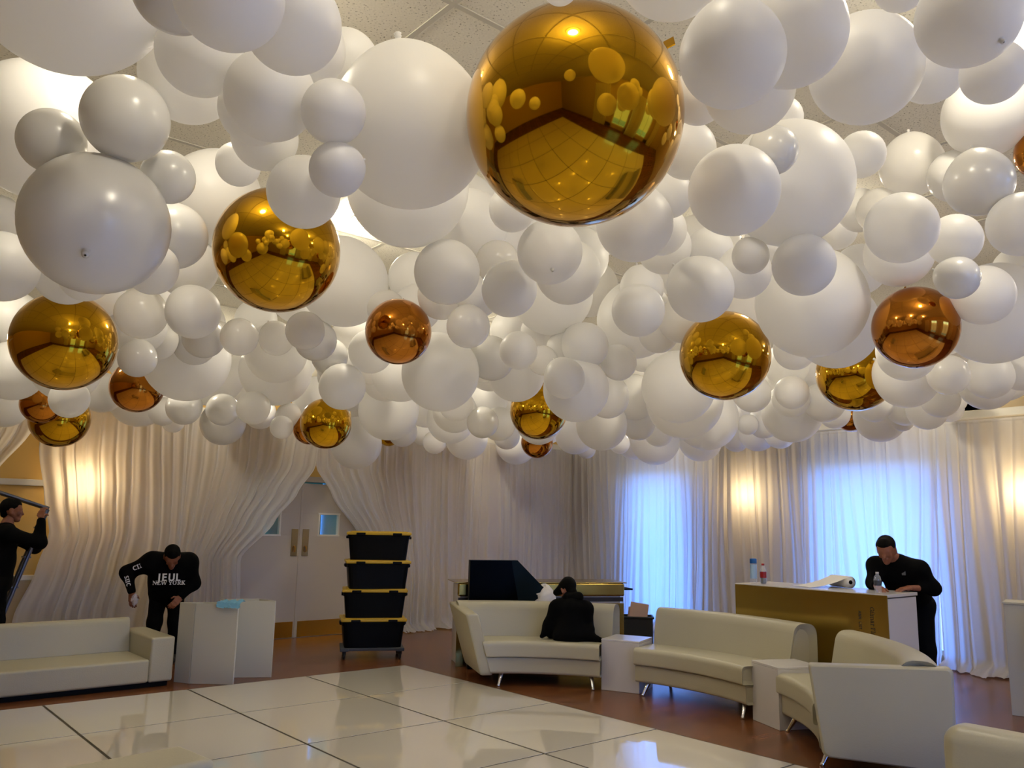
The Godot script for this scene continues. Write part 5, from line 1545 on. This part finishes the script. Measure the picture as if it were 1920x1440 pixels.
	w(1.857, 3.172, -6.756, 0.238, "w", false, "third-nearest ceiling-high white balloon above the copper ball above the left wall light", H)
	w(1.547, 3.040, -5.458, 0.175, "w", false, "fourth-nearest ceiling-high white balloon above the copper ball above the left wall light", H)
	w(7.361, 3.260, -4.514, 0.192, "w", false, "ceiling-high white balloon to the right of the gold ball right of centre", H)
	w(8.785, 3.108, -6.648, 0.228, "w", false, "nearest ceiling-high white balloon at lower left of the gold ball right of centre", H)
	w(9.192, 3.064, -7.170, 0.216, "w", false, "second-nearest ceiling-high white balloon at lower left of the gold ball right of centre", H)
	w(8.585, 3.084, -9.288, 0.244, "w", false, "ceiling-high white balloon at upper right of the small copper ball above the black case", H)
	w(5.013, 3.023, -5.113, 0.178, "w", false, "nearest ceiling-high white balloon at upper right of the gold ball above the black case", H)
	w(5.703, 3.197, -5.745, 0.152, "w", false, "second-nearest ceiling-high white balloon at upper right of the gold ball above the black case", H)
	w(4.633, 3.059, -9.384, 0.189, "w", false, "nearest ceiling-high white balloon at upper left of the gold ball above the doors", H)
	w(4.984, 3.211, -10.061, 0.188, "w", false, "second-nearest ceiling-high white balloon at upper left of the gold ball above the doors", H)
	w(3.547, 3.142, -7.411, 0.164, "w", false, "third-nearest ceiling-high white balloon at upper left of the gold ball above the doors", H)
	w(2.754, 2.942, -6.184, 0.245, "w", false, "fourth-nearest ceiling-high white balloon at upper left of the gold ball above the doors", H)
	w(1.518, 3.261, -7.063, 0.162, "w", false, "nearest ceiling-high white balloon at upper right of the gold ball low on the left", H)
	w(1.869, 3.298, -7.249, 0.150, "w", false, "second-nearest ceiling-high white balloon at upper right of the gold ball low on the left", H)
	w(4.893, 3.122, -6.107, 0.248, "w", false, "nearest ceiling-high white balloon at upper left of the gold ball above the black case", H)
	w(5.265, 3.145, -6.977, 0.153, "w", false, "second-nearest ceiling-high white balloon at upper left of the gold ball above the black case", H)
	w(1.954, 3.062, -10.205, 0.173, "w", false, "ceiling-high white balloon above the gold ball over the left drape", H)
	w(7.012, 3.256, -2.769, 0.196, "w", false, "nearest ceiling-high white balloon to the right of the copper ball at the right", H)
	w(6.797, 3.285, -2.410, 0.173, "w", false, "second-nearest ceiling-high white balloon to the right of the copper ball at the right", H)
	w(5.968, 3.143, -2.063, 0.189, "w", false, "third-nearest ceiling-high white balloon to the right of the copper ball at the right", H)
	w(2.430, 3.154, -5.119, 0.218, "w", false, "ceiling-high white balloon at lower right of the large gold ball at upper left", H)
	w(5.246, 3.030, -9.894, 0.161, "w", false, "nearest ceiling-high white balloon at upper right of the gold ball above the doors", H)
	w(5.458, 3.090, -10.284, 0.241, "w", false, "second-nearest ceiling-high white balloon at upper right of the gold ball above the doors", H)
	w(4.501, 3.002, -8.059, 0.182, "w", false, "third-nearest ceiling-high white balloon at upper right of the gold ball above the doors", H)
	w(2.443, 3.002, -10.038, 0.226, "w", false, "ceiling-high white balloon to the left of the copper ball above the left wall light", H)
	w(3.952, 2.965, -6.076, 0.237, "w", false, "nearest ceiling-high white balloon below the copper ball left of centre", H)
	w(4.237, 3.032, -6.927, 0.247, "w", false, "second-nearest ceiling-high white balloon below the copper ball left of centre", H)
	w(5.253, 3.108, -8.179, 0.164, "w", false, "third-nearest ceiling-high white balloon below the copper ball left of centre", H)
	w(4.487, 3.007, -10.446, 0.210, "w", false, "nearest ceiling-high white balloon to the left of the gold ball above the doors", H)
	w(3.981, 3.126, -9.673, 0.245, "w", false, "second-nearest ceiling-high white balloon to the left of the gold ball above the doors", H)
	w(6.736, 3.057, -8.060, 0.204, "w", false, "nearest ceiling-high white balloon to the left of the gold ball above the black case", H)
	w(7.361, 3.038, -8.783, 0.232, "w", false, "second-nearest ceiling-high white balloon to the left of the gold ball above the black case", H)
	w(6.318, 3.122, -7.555, 0.159, "w", false, "third-nearest ceiling-high white balloon to the left of the gold ball above the black case", H)
	w(7.896, 3.104, -9.512, 0.209, "w", false, "fourth-nearest ceiling-high white balloon to the left of the gold ball above the black case", H)
	w(6.906, 3.303, -8.748, 0.154, "w", false, "fifth-nearest ceiling-high white balloon to the left of the gold ball above the black case", H)
	w(4.021, 2.934, -2.777, 0.240, "w", false, "nearest ceiling-high white balloon above the gold ball right of centre", H)
	w(3.563, 3.061, -2.646, 0.245, "w", false, "second-nearest ceiling-high white balloon above the gold ball right of centre", H)
	w(1.472, 3.264, -8.863, 0.158, "w", false, "nearest ceiling-high white balloon to the left of the gold ball low on the left", H)
	w(1.137, 3.102, -8.126, 0.205, "w", false, "second-nearest ceiling-high white balloon to the left of the gold ball low on the left", H)
	w(2.786, 3.255, -3.281, 0.213, "w", false, "ceiling-high white balloon at lower left of the huge gold ball at the top", H)
	w(9.339, 3.065, -4.762, 0.178, "w", false, "ceiling-high white balloon above the small copper ball over the blue window", H)
	w(3.499, 3.127, -5.402, 0.157, "w", false, "nearest ceiling-high white balloon to the right of the copper ball left of centre", H)
	w(4.298, 3.143, -5.696, 0.230, "w", false, "second-nearest ceiling-high white balloon to the right of the copper ball left of centre", H)
	w(2.129, 3.064, -6.076, 0.151, "w", false, "ceiling-high white balloon at upper right of the copper ball above the left wall light", H)
	w(8.013, 3.090, -4.630, 0.243, "w", false, "nearest ceiling-high white balloon to the left of the gold ball below the right copper ball", H)
	w(8.431, 3.207, -4.997, 0.204, "w", false, "second-nearest ceiling-high white balloon to the left of the gold ball below the right copper ball", H)
	w(0.890, 3.260, -4.954, 0.207, "w", false, "ceiling-high white balloon above the gold ball low on the left", H)
	w(0.737, 3.234, -5.846, 0.219, "w", false, "ceiling-high white balloon at upper left of the gold ball low on the left", H)
	w(7.340, 3.120, -3.541, 0.177, "w", false, "ceiling-high white balloon at upper right of the gold ball below the right copper ball", H)
	w(6.865, 3.230, -5.470, 0.189, "w", false, "nearest ceiling-high white balloon to the left of the gold ball right of centre", H)
	w(5.266, 3.097, -4.497, 0.192, "w", false, "second-nearest ceiling-high white balloon to the left of the gold ball right of centre", H)
	w(4.706, 3.163, -4.090, 0.154, "w", false, "third-nearest ceiling-high white balloon to the left of the gold ball right of centre", H)
	w(4.096, 3.233, -3.204, 0.167, "w", false, "ceiling-high white balloon at upper left of the gold ball right of centre", H)
	w(5.515, 3.132, -7.760, 0.203, "w", false, "ceiling-high white balloon at lower right of the copper ball left of centre", H)
	w(6.006, 2.992, -2.637, 0.231, "w", false, "ceiling-high white balloon at lower left of the copper ball at the right", H)
